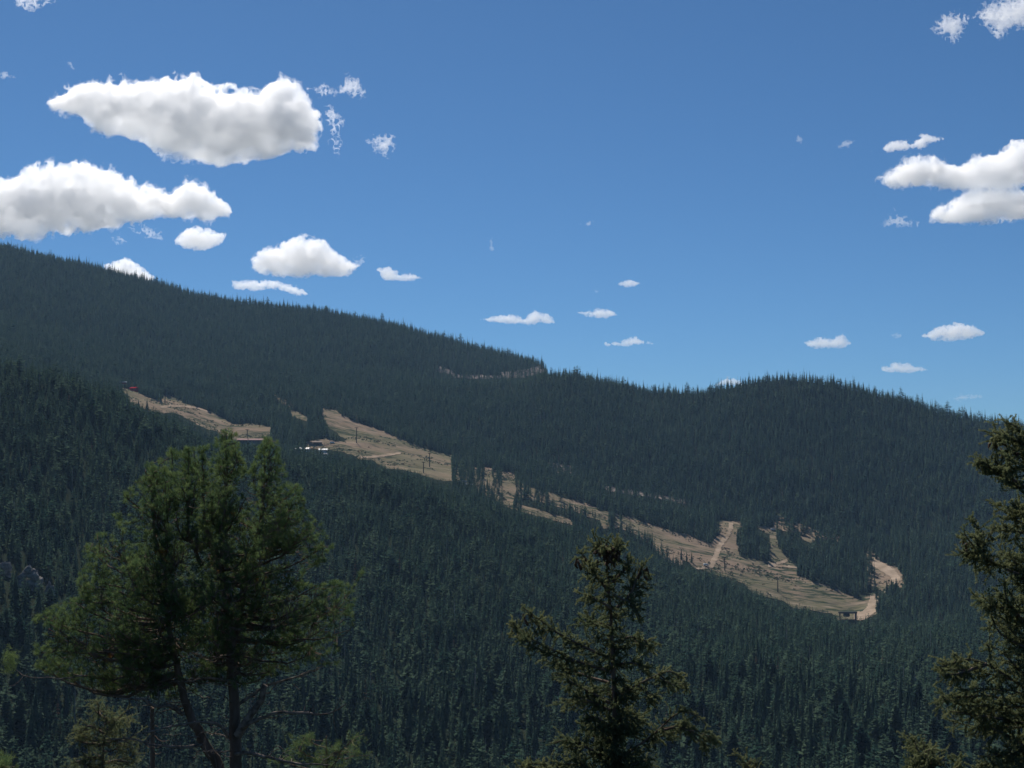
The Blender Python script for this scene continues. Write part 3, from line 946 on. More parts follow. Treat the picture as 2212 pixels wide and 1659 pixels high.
def tuft(nd, p, d, L=.075, n=34, spread=1.0, tint=.4, wd=.0034):
    """pine needle tuft: needles fan out around the twig end"""
    k = n
    along = rng.uniform(-1.6, .1, (k, 1)) * L
    o = rng.normal(size=(k, 3)); o -= (o @ d)[:, None] * d; o = unit(o)
    an = rng.uniform(.25, .95, (k, 1)) * spread
    dr = d * np.cos(an) + o * np.sin(an)
    base = p + d * along
    nd.add(base, base + dr * L * rng.uniform(.75, 1.15, (k, 1)), wd, tint + rng.normal(0, .16, k))


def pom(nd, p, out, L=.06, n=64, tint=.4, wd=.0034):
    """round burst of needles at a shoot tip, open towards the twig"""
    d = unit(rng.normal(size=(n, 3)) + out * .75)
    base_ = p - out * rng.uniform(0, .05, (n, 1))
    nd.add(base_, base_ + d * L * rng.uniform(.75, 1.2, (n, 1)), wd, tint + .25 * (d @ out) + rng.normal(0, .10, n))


# ---- the big pine, at 22 m
rng = np.random.default_rng(404)
PY = 22.0
SIL = np.array([(948,228),(985,235),(1005,290),(1010,330),(1030,380),(1045,420),(1085,330),(1110,255),(1130,262),(1175,290),(1180,330),(1200,400),(1215,455),(1265,475),(1280,530),(1300,590),(1355,620),(1365,670),(1395,690),(1400,740),(1370,790),(1290,830),(1285,880),(1330,890),(1400,870),(1470,880),(1500,860),(1530,815),(1535,850),(1490,910),(1490,990),(1480,1080),(1430,1130),(1420,1220),(1300,1230),(1180,1260),(1110,1290),(1000,1330),(880,1290),(800,1360),(620,1370),(560,1350),(460,1350),(350,1300),(290,1290),(150,1240),(140,1140),(180,1100),(140,1030),(190,990),(270,960),(330,940),(320,860),(360,800),(345,750),(390,670),(450,670),(470,590),(530,590),(520,500),(560,470),(600,420),(640,370),(690,350),(715,310),(740,312),(770,340),(790,300),(815,310),(830,350),(850,295),(870,300),(880,350),(900,260)], float)
SIL = SIL / 1.1207 * K + np.array([0, 1400 * K])


def inside(P, poly):
    u, v = world2pix(P[..., 0], P[..., 1], P[..., 2])
    return inpoly(u, v, poly / K)


def cpt(x, y, dy=0.):
    """point of the left crop of the photo at the pine's depth"""
    return at(x / 1.1207 * K, (1400 + y / 1.1207) * K, PY + dy)


base = cpt(990, 1900); base[2] = float(ground(base[0], base[1])) - .1
pine = thing('pine_tree', 'big bushy green pine with two stems filling the lower left of the photo', 'tree', base)
needles = Needles(); dry = Needles()


def sub(path, par, rad, m='bark', nm='trunk', n=9, k=24):
    p = resample(path, k)
    q = np.interp(np.linspace(0, 1, k), np.linspace(0, 1, len(rad)), rad)
    p[1:-1] += rng.normal(0, .006, (k - 2, 3))
    mb = MB(); mb.tube(p - np.array(par.location), q, n); mb.build(nm, M[m], par, True)
    return p


stems = []
stems.append(sub([base, cpt(992, 1659), cpt(985, 1400), cpt(962, 1150), cpt(930, 800, .05), cpt(955, 450), cpt(950, 250)], pine, [.13, .11, .10, .08, .045, .02, .008], k=60, n=12))
stems.append(sub([base + np.array([-.12, 0, .2]), cpt(925, 1659), cpt(850, 1540, -.1), cpt(790, 1420, -.2), cpt(735, 1200, -.3), cpt(690, 950, -.3), cpt(700, 650, -.2), cpt(722, 430, -.1), cpt(722, 330)], pine, [.12, .10, .09, .065, .04, .018, .008], k=60, n=12))
stems.append(sub([cpt(965, 1170, .0), cpt(1020, 950, .3), cpt(1070, 750, .4), cpt(1108, 560, .3), cpt(1112, 420, .2), cpt(1112, 270, .2)], pine, [.085, .06, .035, .018, .008], nm='limb', k=40))
for x0, y0, x1, y1, dy in ((790, 680, 792, 310, -.15), (860, 640, 853, 305, .15), (650, 700, 640, 385, 0)):
    stems.append(sub([cpt(x0 + 60, y0 + 130, dy * .4), cpt(x0, y0, dy), cpt(x1, (y0 + y1) / 2, dy), cpt(x1, y1, dy)], pine, [.035, .026, .014, .005], nm='limb', k=30))
stem_all = None
sub([cpt(1000, 1520, -.05), cpt(1050, 1440, -.2), cpt(1095, 1380, -.25), cpt(1115, 1310, -.3)], pine, [.075, .06, .05, .045], m='twig', nm='broken_limb')

u0, v0 = SIL.min(0); u1, v1 = SIL.max(0)
stem_all = np.vstack(stems)
twigs = MB(); ntw = [0]


def signed_in(u, v):
    """distance in px from the silhouette edge (2d)"""
    d = 1e9
    for a, b in zip(SIL, np.roll(SIL, -1, 0)):
        e = b - a; t = np.clip(((u - a[0]) * e[0] + (v - a[1]) * e[1]) / (e @ e + 1e-9), 0, 1)
        d = min(d, math.hypot(u - a[0] - t * e[0], v - a[1] - t * e[1]))
    return d


MPP = PY / FPX            # metres per frame pixel at the pine
limb_meshes = []
nl = 0; tries = 0
limb_group = MB()
allp = []
while nl < 210 and tries < 5000:
    tries += 1
    u = rng.uniform(u0, u1); v = rng.uniform(v0, v1)
    if nl < 34:           # the crown is closed in front of and behind the space between the stems
        u = rng.uniform(740, 960) / 1.1207 * K; v = (1400 + rng.uniform(420, 1290) / 1.1207) * K
    if not inpoly(np.array(u), np.array(v), SIL / K): continue
    e = signed_in(u, v)
    dm = min(1.9, 1.05 * math.sqrt(e * MPP * 2.2)) + .05
    # prefer tips close to the shell
    dy = dm * rng.choice([-1, 1]) * rng.uniform(.35, 1.0) if e * MPP > .35 else rng.uniform(-.3, .3)
    tip = at(u, v, PY + dy)
    # foot on the nearest fitting stem, lower than the tip
    hd = np.hypot(stem_all[:, 0] - tip[0], stem_all[:, 1] - tip[1])
    tq = (v - v0) / (v1 - v0)
    want = tip[2] - (.50 - .58 * tq) * hd - .15 * (1 - tq)
    cost = np.abs(stem_all[:, 2] - want) + .5 * hd
    foot = stem_all[int(np.argmin(cost))]
    L = np.linalg.norm(tip - foot)
    if L < .25 or L > 3.4: continue
    p = curve(foot, tip, -.10 + rng.normal(0, .04), 12, .05)
    rad = np.linspace(.010 + .012 * L, .006, 12)
    if L > 1.1 and len(limb_meshes) < 70:
        mb = MB(); mb.tube(p - base, rad, 6); limb_meshes.append(mb.build('limb', M['bark'], pine, True))
    else:
        twigs.tube(p - base, rad, 5)
    nl += 1
    allp.append(p[3:])
    # side branches
    nb = int(5 + L * 6)
    for q in range(nb):
        s = rng.uniform(.25, 1.0) if q else 1.0
        i = min(11, int(s * 11)); a = p[i]
        dl = unit(p[min(11, i + 1)] - p[max(0, i - 1)])
        dr = unit(dl * .8 + rng.normal(0, .75, 3) + np.array([0, 0, .45]))
        sl_ = rng.uniform(.22, .55) * (1.1 - .45 * s)
        c = a + dr * sl_
        pp = curve(a, c, -.08, 6, .06)
        ok = inside(pp, SIL + 0)
        if not ok[-1]:
            if not ok[3]: continue
            pp = pp[:5]
        twigs.tube(pp - base, np.linspace(.007, .003, len(pp)), 4)
        # end tufts and tufts on short spurs
        allp.append(pp)
        green = rng.random()
        tn = rng.uniform(.05, .75)
        for w_ in range(rng.integers(3, 6)):
            ss = rng.uniform(.35, 1)
            j = min(len(pp) - 1, int(ss * (len(pp) - 1)))
            d2 = unit(unit(pp[-1] - pp[0]) * .6 + rng.normal(0, .6, 3) + np.array([0, 0, .35]))
            e2 = pp[j] + d2 * rng.uniform(.05, .15)
            if not inside(e2, SIL) or float(fbm(e2[0] * 2.4, e2[1] * 2.4, e2[2] * 3.4, 2, 2)) < -.12: continue
            mb_ = dry if (green < .012) else needles
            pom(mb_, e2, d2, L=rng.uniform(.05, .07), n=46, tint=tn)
# leafy spurs filling the crown in clumps, each tied to the nearest branch; the lowest tier stays thin
AP = np.vstack(allp + [q[int(len(q) * .5):] for q in stems]); cen = []
for i in range(20000):
    u = rng.uniform(u0, u1); v = rng.uniform(v0, v1)
    if not inpoly(np.array(u), np.array(v), SIL / K): continue
    e = signed_in(u, v)
    dm = min(1.9, 1.05 * math.sqrt(e * MPP * 2.2)) + .03
    P = at(u, v, PY + dm * rng.uniform(-1, 1))
    if float(fbm(P[0] * 2.4, P[1] * 2.4, P[2] * 3.4, 2, 2)) < -.16: continue
    if float(vnoise(P[0] * 5.5, P[1] * 5.5, P[2] * 6.5, 1)) < -.15: continue
    if v > (1400 + 1290 / 1.1207) * K and rng.random() < .6: continue
    dd_ = np.linalg.norm(AP - P, axis=1); j = int(np.argmin(dd_))
    if dd_[j] > .75: continue
    tn = .05 + .5 * rng.random() + .3 * float(fbm(P[0], P[1], P[2], 1, 1))
    out = unit(unit(P - AP[j]) * .5 + np.array([P[0] - base[0], P[1] - base[1], 0]) * .35 + rng.normal(0, .3, 3) + np.array([0, 0, .5]))
    if len(cen) and np.min(np.sum((np.array(cen) - P) ** 2, 1)) < .105 ** 2: continue
    cen.append(P)
    twigs.tube(curve(AP[j], P, -.1, 4, .05) - base, np.linspace(.005, .0025, 4), 3)
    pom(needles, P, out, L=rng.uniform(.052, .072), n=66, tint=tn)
# leaders: the stem tips carry their own tufts
for st_, fr in zip(stems, (.80, .80, .55, .5, .5, .5)):
    for i in range(75):
        s = fr + (1 - fr) * rng.random() ** .8
        p = st_[min(len(st_) - 1, int(s * (len(st_) - 1)))]
        an = rng.uniform(0, 6.283); L = rng.uniform(.04, .30) * (1.25 - s) / (1.25 - fr) + .02
        d = unit(np.array([math.cos(an), math.sin(an), rng.uniform(.3, 1.3)]))
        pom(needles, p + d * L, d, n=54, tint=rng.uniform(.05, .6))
# denser outline: tufts placed just inside the silhouette
for i in range(650):
    k = rng.integers(len(SIL)); t = rng.random()
    e = SIL[k] * (1 - t) + SIL[(k + 1) % len(SIL)] * t
    ce = np.array([940 / 1.1207 * K, (1400 + 900 / 1.1207) * K])
    q = e + (ce - e) / np.linalg.norm(ce - e) * rng.uniform(0, 28)
    P = at(q[0], q[1], PY + rng.normal(0, .25))
    if q[1] > 1400 * K + 1250 / 1.1207 * K and rng.random() < .7: continue
    if not inside(P, SIL) or float(fbm(P[0] * 2.4, P[1] * 2.4, P[2] * 3.4, 2, 2)) < .0: continue
    d = unit(np.array([(e - ce)[0] * .004, rng.normal(0, .4), -(e - ce)[1] * .003 + .5]) + rng.normal(0, .3, 3))
    pom(needles, P, d, n=50, tint=rng.uniform(.05, .65))
twigs.build('branch', M['bark'], pine)
needles.build('crown', M['pine'], pine)
if dry.p: dry.build('dead_foliage', M['orange'], pine)


def deadbranch(pts, r0, seed, kids=5):
    P = resample([cpt(*q) for q in pts], 22)
    P[1:] += np.cumsum(rng.normal(0, .008, (21, 3)), 0)
    mb = MB(); mb.tube(P - base, np.linspace(r0, r0 * .25, 22), 6)
    for k in range(kids):
        i = rng.integers(5, 21); d = unit(rng.normal(0, 1, 3) + np.array([0, 0, -.1])); L = rng.uniform(.12, .45)
        c = curve(P[i], P[i] + d * L, rng.uniform(-.3, .3), 8, .08)
        mb.tube(c - base, np.linspace(r0 * .3, .002, 8), 4)
    return mb.build('dead_branch', M['twig'], pine, True)


deadbranch([(1000, 1500, -.1), (1080, 1460, -.3), (1160, 1430, -.4), (1300, 1440, -.5), (1370, 1440, -.5), (1455, 1400, -.6)], .035, 1, 9)
deadbranch([(990, 1600, -.1), (1060, 1600, -.3), (1160, 1620, -.5), (1290, 1645, -.6), (1400, 1640, -.6)], .032, 2, 9)
deadbranch([(770, 1430, -.2), (720, 1405, -.35), (660, 1400, -.5), (610, 1375, -.6), (560, 1365, -.6), (500, 1372, -.7)], .04, 3, 8)
deadbranch([(850, 1560, -.2), (760, 1585, -.4), (640, 1580, -.5), (560, 1555, -.6), (470, 1565, -.7)], .028, 4, 10)
deadbranch([(960, 1530, -.1), (930, 1480, -.3), (830, 1470, -.4), (700, 1500, -.5), (600, 1510, -.6), (500, 1570, -.6)], .026, 5, 9)
deadbranch([(985, 1300, -.1), (930, 1290, -.3), (870, 1285, -.4), (810, 1300, -.5), (720, 1300, -.6)], .026, 6, 8)
deadbranch([(350, 1270, -.5), (240, 1278, -.5), (150, 1272, -.5), (90, 1262, -.5), (50, 1225, -.5)], .014, 7, 3)
deadbranch([(990, 1400, 0), (1100, 1320, .2), (1200, 1280, .2), (1330, 1235, .2)], .03, 8, 8)
for i in range(26):
    z = rng.uniform(1150, 1640); x = 985 if rng.random() < .6 else np.interp(z, [1200, 1420, 1640], [735, 790, 925])
    L = rng.uniform(60, 230) * rng.choice([-1, 1])
    deadbranch([(x, z, 0), (x + L * .5, z + rng.uniform(-40, 30), rng.uniform(-.6, .3)), (x + L, z + rng.uniform(-60, 60), rng.uniform(-.8, .4))], .010, i, 4)
# tip of foliage at the far left of the pale dead branch, part of the tree
nd2 = Needles()
for i in range(70):
    q = (rng.normal(42, 16), rng.normal(1205, 28), -.5 + rng.normal(0, .1))
    P = cpt(*q); tuft(nd2, P, unit(rng.normal(0, .6, 3) + np.array([-.3, 0, .8])), n=22, tint=rng.uniform(.4, 1))
nd2.build('leafy_twig', M['pine'], pine)


# ---- spruces: limbs with dense needle-covered shoots
def shoot(nd, P, dens, ln, tint, wd=.0036):
    """needles all round a path P"""
    seg = np.diff(P, axis=0); L = np.linalg.norm(seg, axis=1).sum()
    n = max(8, int(L * dens))
    t = rng.random(n) ** .9 * (len(P) - 1)
    i = np.minimum(t.astype(int), len(P) - 2); f = (t - i)[:, None]
    b = P[i] * (1 - f) + P[i + 1] * f
    d = unit(seg[i])
    o = rng.normal(size=(n, 3)); o -= (o * d).sum(1)[:, None] * d; o = unit(o)
    o[:, 2] += .25
    dr = unit(d * .75 + o)
    nd.add(b, b + dr * ln * rng.uniform(.7, 1.15, (n, 1)), wd, tint + .35 * (t / (len(P) - 1)) + rng.normal(0, .1, n))


def spray(nd, tw, P, par_loc, size=1.0, density=900, tint=.3, droop=-.1, first=.15, ns=None, r0=.012):
    """a limb path P with side shoots, like a spruce bough"""
    L = np.linalg.norm(np.diff(P, axis=0), axis=1).sum()
    K_ = len(P)
    shoot(nd, P[int(K_ * first):], density * .7, .019 * size, tint)
    ns = ns or int(L / (.026 * size))
    for k in range(ns):
        s = rng.uniform(first, 1.0)
        i = min(K_ - 2, int(s * (K_ - 1)))
        a = P[i] + (P[i + 1] - P[i]) * rng.random()
        d = unit(P[min(K_ - 1, i + 1)] - P[max(0, i - 1)])
        dr = unit(d * rng.uniform(.3, 1.0) + rng.normal(0, .62, 3) + np.array([0, 0, droop]))
        l = rng.uniform(.05, .17) * size * (1.15 - .4 * s)
        c = a + dr * l; c[2] -= .12 * l
        q = curve(a, c, -.05, 5, .08)
        tw.tube(q - par_loc, np.linspace(.0035, .0015, 5), 3)
        tn = tint + rng.normal(0, .14)
        shoot(nd, q, density, .018 * size, tn)
        for m_ in range(rng.integers(1, 4)):
            j = rng.integers(1, 5)
            dr2 = unit(dr + rng.normal(0, .7, 3))
            q2 = curve(q[j], q[j] + dr2 * rng.uniform(.03, .08) * size, 0, 4, .05)
            shoot(nd, q2, density, .017 * size, tn + .1)


def cone_mesh():
    mb = MB()
    z = np.linspace(0, 1, 9)
    r_ = np.array([.10, .26, .34, .36, .33, .28, .22, .14, .03])
    mb.tube([(0, 0, -q * .065) for q in z], r_ * .038, 8)
    g = np.random.default_rng(3)
    for i in range(70):
        q = (i + .5) / 70; a = i * 2.4; rr = np.interp(q, z, r_) * .038
        p = np.array([rr * math.cos(a), rr * math.sin(a), -q * .065])
        t_ = np.array([-math.sin(a), math.cos(a), 0]) * .0045
        mb.add([p + t_, p - t_, p * 1.18 + np.array([0, 0, -.006])], [[0, 1, 2]])
    return mb.mesh('cone', M['cone'])


CONE = cone_mesh()


def spruce(name, label, depth, trunk_px, limbs, off, sc, size=1.0, filler=60, tint=.25, cones=(), density=1300, top=True, fill_len=(.15, .5), trad=.05):
    def q(x, y, dy=0.):
        return at((off[0] + x / sc) * K, (off[1] + y / sc) * K, depth + dy)
    b0 = q(*trunk_px[-1]); gz = float(ground(b0[0], b0[1]))
    base_ = np.array([b0[0], b0[1], gz - .05])
    t = thing(name, label, 'tree', base_)
    TP = [q(*p) for p in trunk_px] + [base_]
    TP = resample(TP[::-1], 50)
    mb = MB(); mb.tube(TP - base_, np.linspace(trad * 1.4, .006, 50), 9); mb.build('trunk', M['bark'], t, True)
    nd = Needles(); tw = MB()
    for pl in limbs:
        pts = [q(*p) for p in pl]
        P = resample(pts, 16)
        P[1:] += np.cumsum(rng.normal(0, .003 * size, (15, 3)), 0)
        mb = MB(); mb.tube(P - base_, np.linspace(.017, .004, 16) * size, 6); mb.build('limb', M['bark'], t, True)
        spray(nd, tw, P, base_, size, density, tint + rng.uniform(-.12, .2), first=.08)
        # two or three companions beside the traced limb give it breadth and depth
        for c_ in range(2):
            i = rng.integers(3, 12)
            e = P[-1] + (P[-1] - P[i]) * rng.uniform(-.35, .0) + rng.normal(0, .055, 3) * size + np.array([0, rng.uniform(-.25, .25), 0]) * size
            cc = curve(P[i], e, -.04, 8, .05)
            mb = tw; mb.tube(cc - base_, np.linspace(.008, .003, 8) * size, 4)
            spray(nd, tw, cc, base_, size, density, tint + rng.uniform(-.1, .2), first=.1)
    # filler whorls round the trunk
    zt = TP[-1][2]; zb = q(0, trunk_px[-1][1])[2]
    for k in range(filler):
        s = rng.random() ** .65
        z = zt - (zt - zb) * (s * .97 + .02)
        i = int(np.argmin(np.abs(TP[:, 2] - z))); a = TP[i]
        L = (fill_len[0] + (fill_len[1] - fill_len[0]) * s) * rng.uniform(.5, 1.1) * size
        an = rng.uniform(0, 6.283)
        e = a + np.array([math.cos(an) * L, math.sin(an) * L, L * rng.uniform(-.25, .35)])
        P = curve(a, e, -.06, 8, .04)
        tw.tube(P - base_, np.linspace(.008, .003, 8) * size, 4)
        spray(nd, tw, P, base_, size, density, tint - .1 + rng.uniform(-.1, .15), first=.05)
    tw.build('branch', M['bark'], t)
    nd.build('crown', M['spruce'], t)
    for (x, y, sx, sy, n) in cones:
        for k in range(n):
            p = q(rng.normal(x, sx), rng.normal(y, sy), rng.normal(0, .05) - .06)
            o = link('cone', CONE, t, p - base_)
            o.rotation_euler = (rng.normal(0, .5), rng.normal(0, .5), rng.uniform(0, 6))
            s = rng.uniform(.8, 1.1) * size; o.scale = (s, s, s)
    return t


rng = np.random.default_rng(505)
mid_limbs = [
    [(820, 560), (745, 430), (690, 350), (645, 300)], [(870, 640, -.1), (960, 560, -.15), (1000, 450, -.15), (1045, 372, -.15)],
    [(840, 480), (885, 420), (925, 372)], [(835, 650, -.1), (745, 590, -.2), (662, 548, -.2)], [(850, 560, -.1), (950, 600, -.2), (1000, 690, -.25)],
    [(815, 960), (640, 880, -.1), (480, 790, -.15), (370, 710, -.15), (275, 628, -.15)], [(830, 1050), (650, 995, -.2), (500, 920, -.3), (340, 850, -.3), (220, 770, -.3)],
    [(820, 1120, .1), (640, 1065, .3), (520, 1020, .4), (420, 985, .4)], [(830, 1250), (690, 1180, -.2), (565, 1110, -.3)], [(820, 1290), (700, 1240, -.3), (560, 1212, -.35)],
    [(830, 1400), (740, 1330, -.2), (655, 1385, -.3)], [(845, 860), (950, 825, -.1), (1055, 868, -.2)], [(850, 1010), (970, 985, -.2), (1065, 1022, -.2)],
    [(860, 1200), (1000, 1130, -.1), (1120, 1065, -.2), (1205, 1025, -.2), (1290, 1130, -.25)], [(1000, 1130, -.1), (1060, 1160, -.2), (1085, 1230, -.2)],
    [(870, 1600), (1010, 1520, -.1), (1140, 1420, -.2), (1250, 1300, -.3), (1330, 1290, -.3), (1410, 1340, -.3)], [(1140, 1430, -.2), (1270, 1390, -.3), (1430, 1465, -.3)],
    [(840, 1590), (700, 1540, -.2), (560, 1470, -.3), (440, 1500, -.3)], [(840, 1720), (620, 1630, -.2), (400, 1640, -.3), (235, 1640, -.4)],
    [(840, 1500, .2), (700, 1450, .2), (660, 1370, .2)], [(820, 760), (740, 730, .1), (690, 690, .1)], [(850, 1350), (960, 1300, .2), (1040, 1330, .2)],
    [(840, 1750), (700, 1690, -.3), (590, 1600, -.4)], [(860, 1720), (960, 1640, -.3), (1060, 1610, -.3)],
    [(800, 330), (760, 250), (745, 225)], [(805, 330), (850, 270), (870, 240)], [(800, 300), (800, 240), (795, 205)], [(810, 360), (870, 300, -.05), (890, 280)]]
spruce('spruce_tree', 'ragged spruce top with brown cones in the middle of the lower edge', 14.0,
       [(800, 250), (812, 450), (832, 700), (845, 1000), (858, 1300), (855, 1600), (860, 2000)], mid_limbs, (1800, 1900), 1.693,
       size=1.0, filler=105, tint=.28, cones=[(790, 270, 38, 26, 26), (850, 300, 25, 22, 10), (650, 330, 22, 18, 10), (1035, 400, 20, 16, 8), (300, 680, 25, 20, 6), (250, 790, 25, 14, 5), (800, 340, 20, 15, 5)], fill_len=(.03, .38))

rng = np.random.default_rng(606)
right_limbs = [
    [(860, 330), (800, 200), (740, 130, -.1), (690, 100, -.1)], [(850, 330), (760, 190, -.1), (690, 150, -.2), (640, 160, -.2)],
    [(870, 480), (770, 385, -.1), (710, 350, -.1), (640, 300, -.2), (580, 270, -.2)], [(760, 380, -.1), (680, 330, -.2), (620, 250, -.2)], [(860, 400), (790, 280), (720, 240)],
    [(880, 640), (780, 530), (700, 490, -.1), (650, 470, -.1)], [(880, 700), (780, 600), (700, 590, -.1), (655, 590, -.1)],
    [(890, 900), (770, 800), (660, 750, -.1), (560, 690, -.2), (480, 690, -.2)], [(660, 750, -.1), (560, 680, -.2), (510, 610, -.2), (500, 590, -.2)], [(560, 690, -.2), (570, 640, -.2), (590, 590, -.2)],
    [(890, 800, .2), (770, 720, .2), (680, 690, .2)],
    [(900, 1120), (770, 1000), (660, 920, -.1), (590, 880, -.2), (540, 880, -.2)], [(770, 1000), (700, 900, -.2), (690, 840, -.2)], [(900, 1160), (769, 1110, -.1), (680, 1060, -.1), (640, 1020, -.1), (610, 950, -.1)],
    [(910, 1350), (769, 1240, -.1), (680, 1130, -.2), (600, 1090, -.2)], [(910, 1400), (769, 1300, -.1), (600, 1190, -.2), (500, 1160, -.2), (400, 1200, -.3)], [(600, 1190, -.2), (460, 1240, -.3), (400, 1240, -.3)],
    [(910, 1450), (769, 1370), (600, 1330, -.1), (480, 1340, -.2), (410, 1340, -.3)], [(910, 1520), (769, 1450), (640, 1420, -.1), (520, 1400, -.2), (440, 1390, -.2)],
    [(910, 1650), (769, 1560), (680, 1500, -.1), (600, 1470, -.2)], [(910, 1700), (769, 1620), (660, 1590, -.2), (600, 1600, -.3)], [(910, 1800), (769, 1690), (640, 1640, -.2), (560, 1650, -.3)]]
spruce('spruce_tree', 'ragged spruce with thick boughs cut off by the right edge of the photo', 12.5,
       [(800, 150), (835, 350), (860, 700), (880, 1000), (900, 1300), (910, 1600), (910, 2000)], right_limbs, (3200, 1500), 1.2016,
       size=1.0, filler=130, tint=.32, cones=[(650, 170, 30, 20, 8), (590, 280, 20, 16, 8), (700, 230, 30, 20, 8), (540, 640, 30, 30, 6)], fill_len=(.15, .62))
spruce('spruce_tree', 'tip of a small spruce at the bottom edge left of the right edge spruce', 12.0,
       [(290, 1600), (330, 1700), (380, 1850), (400, 2000)], [[(380, 1760), (320, 1640), (275, 1560), (265, 1520)], [(380, 1760), (340, 1620), (320, 1530)], [(400, 1800), (430, 1680), (480, 1640)], [(390, 1760), (350, 1640), (360, 1580)], [(400, 1780), (310, 1700), (280, 1640)]],
       (3200, 1500), 1.2016, size=.9, filler=14, tint=.32, fill_len=(.05, .2), trad=.02)
spruce('spruce_tree', 'very small spruce leader poking up at the bottom edge, right of the middle spruce', 14.0,
       [(1710, 1610), (1712, 1700), (1715, 1900)], [[(1712, 1700), (1700, 1650), (1690, 1630)], [(1712, 1700), (1730, 1650), (1745, 1640)]], (1800, 1900), 1.693, size=.7, filler=12, tint=.3, fill_len=(.03, .12), trad=.012)
spruce('spruce_tree', 'dull young spruce behind the lower left side of the big pine', 24.0,
       [(450, 1395), (440, 1500), (430, 1650), (430, 1900)], [[(440, 1520), (380, 1480), (320, 1490)], [(440, 1450), (400, 1420), (390, 1405)], [(440, 1480), (500, 1440), (530, 1420)], [(435, 1560), (370, 1560), (310, 1530)], [(435, 1620), (360, 1620), (290, 1650)], [(435, 1560), (500, 1540), (545, 1560)], [(435, 1640), (500, 1620), (550, 1640)]],
       (0, 1400), 1.1207, size=1.7, filler=70, tint=.3, density=420, fill_len=(.12, .42), trad=.04)
# thin dark dead stem beside it
p0 = at(640 / 1.1207 * K, (1400 + 1400 / 1.1207) * K, 23.0); p1 = at(650 / 1.1207 * K, (1400 + 1800 / 1.1207) * K, 23.0); p1[2] = float(ground(p1[0], p1[1]))
mb = MB(); mb.tube(resample([np.zeros(3), (p0 - p1) * .5 + np.array([.02, 0, 0]), p0 - p1], 14), np.linspace(.07, .03, 14), 8)
for i in range(18):
    h = rng.uniform(.35, 1); a = rng.uniform(0, 6.28); L = rng.uniform(.1, .5); s0 = (p0 - p1) * h
    mb.tube(curve(s0, s0 + np.array([L * math.cos(a), L * math.sin(a), rng.uniform(-.1, .1)]), -.1, 6, .06), np.linspace(.010, .003, 6), 4)
o = mb.build('dead_tree', M['bark'], None, True, p1)
tag(o, 'thin dark bare dead stem standing left of the big pine trunks', 'dead tree')


def small_pine(label, blobs, depth, basepx):
    b = at(basepx[0], basepx[1], depth); b[2] = float(ground(b[0], b[1]))
    t = thing('pine_tree', label, 'tree', b)
    top = at(basepx[0], min(q[1] for q in blobs), depth)
    mb = MB(); P = resample([b, (b + top) / 2 + np.array([.03, 0, 0]), top], 20); mb.tube(P - b, np.linspace(.07, .012, 20), 8); mb.build('trunk', M['bark'], t, True)
    nd = Needles(); tw = MB()
    for (u, v, su, sv, n) in blobs:
        c = at(u, v, depth)
        f = P[int(np.argmin(np.abs(P[:, 2] - (c[2] - .25))))]
        lp = curve(f, c, -.08, 8, .05); tw.tube(lp - b, np.linspace(.016, .005, 8), 5)
        for k in range(n):
            e = at(rng.normal(u, su), rng.normal(v, sv), depth + rng.normal(0, .2))
            st = lp[rng.integers(4, 8)]
            pp = curve(st, e, -.05, 5, .06); tw.tube(pp - b, np.linspace(.005, .002, 5), 3)
            for m_ in range(3):
                d = unit(unit(e - st) + rng.normal(0, .5, 3) + np.array([0, 0, .4]))
                tuft(nd, e + rng.normal(0, .03, 3), d, n=22, tint=rng.uniform(.2, .9))
    tw.build('branch', M['bark'], t); nd.build('crown', M['pine'], t)
    return t


small_pine('low young pine behind the right of the big pine trunks at the bottom edge', [(735, 1622, 22, 14, 26), (760, 1600, 12, 10, 12), (690, 1635, 20, 12, 18), (660, 1590, 16, 12, 12), (640, 1615, 16, 12, 12), (720, 1655, 26, 10, 20), (600, 1640, 14, 9, 8)], 23.5, (705, 1720))
small_pine('yellow-green pine tip in the bottom left corner', [(8, 1650, 12, 9, 22), (-20, 1660, 16, 9, 16)], 18.0, (-10, 1720))

# ------------------------------------------------------------------ clouds: closed meshes filled with an even scattering volume
def cloud_mat(name, dens):
    m = bpy.data.materials.new(name); m.use_nodes = True
    n = m.node_tree.nodes; n.remove(n['Principled BSDF'])
    v = n.new('ShaderNodeVolumePrincipled')
    v.inputs['Color'].default_value = (1, 1, 1, 1); v.inputs['Density'].default_value = dens
    v.inputs['Anisotropy'].default_value = .45
    m.node_tree.links.new(v.outputs[0], n['Material Output'].inputs['Volume'])
    return m


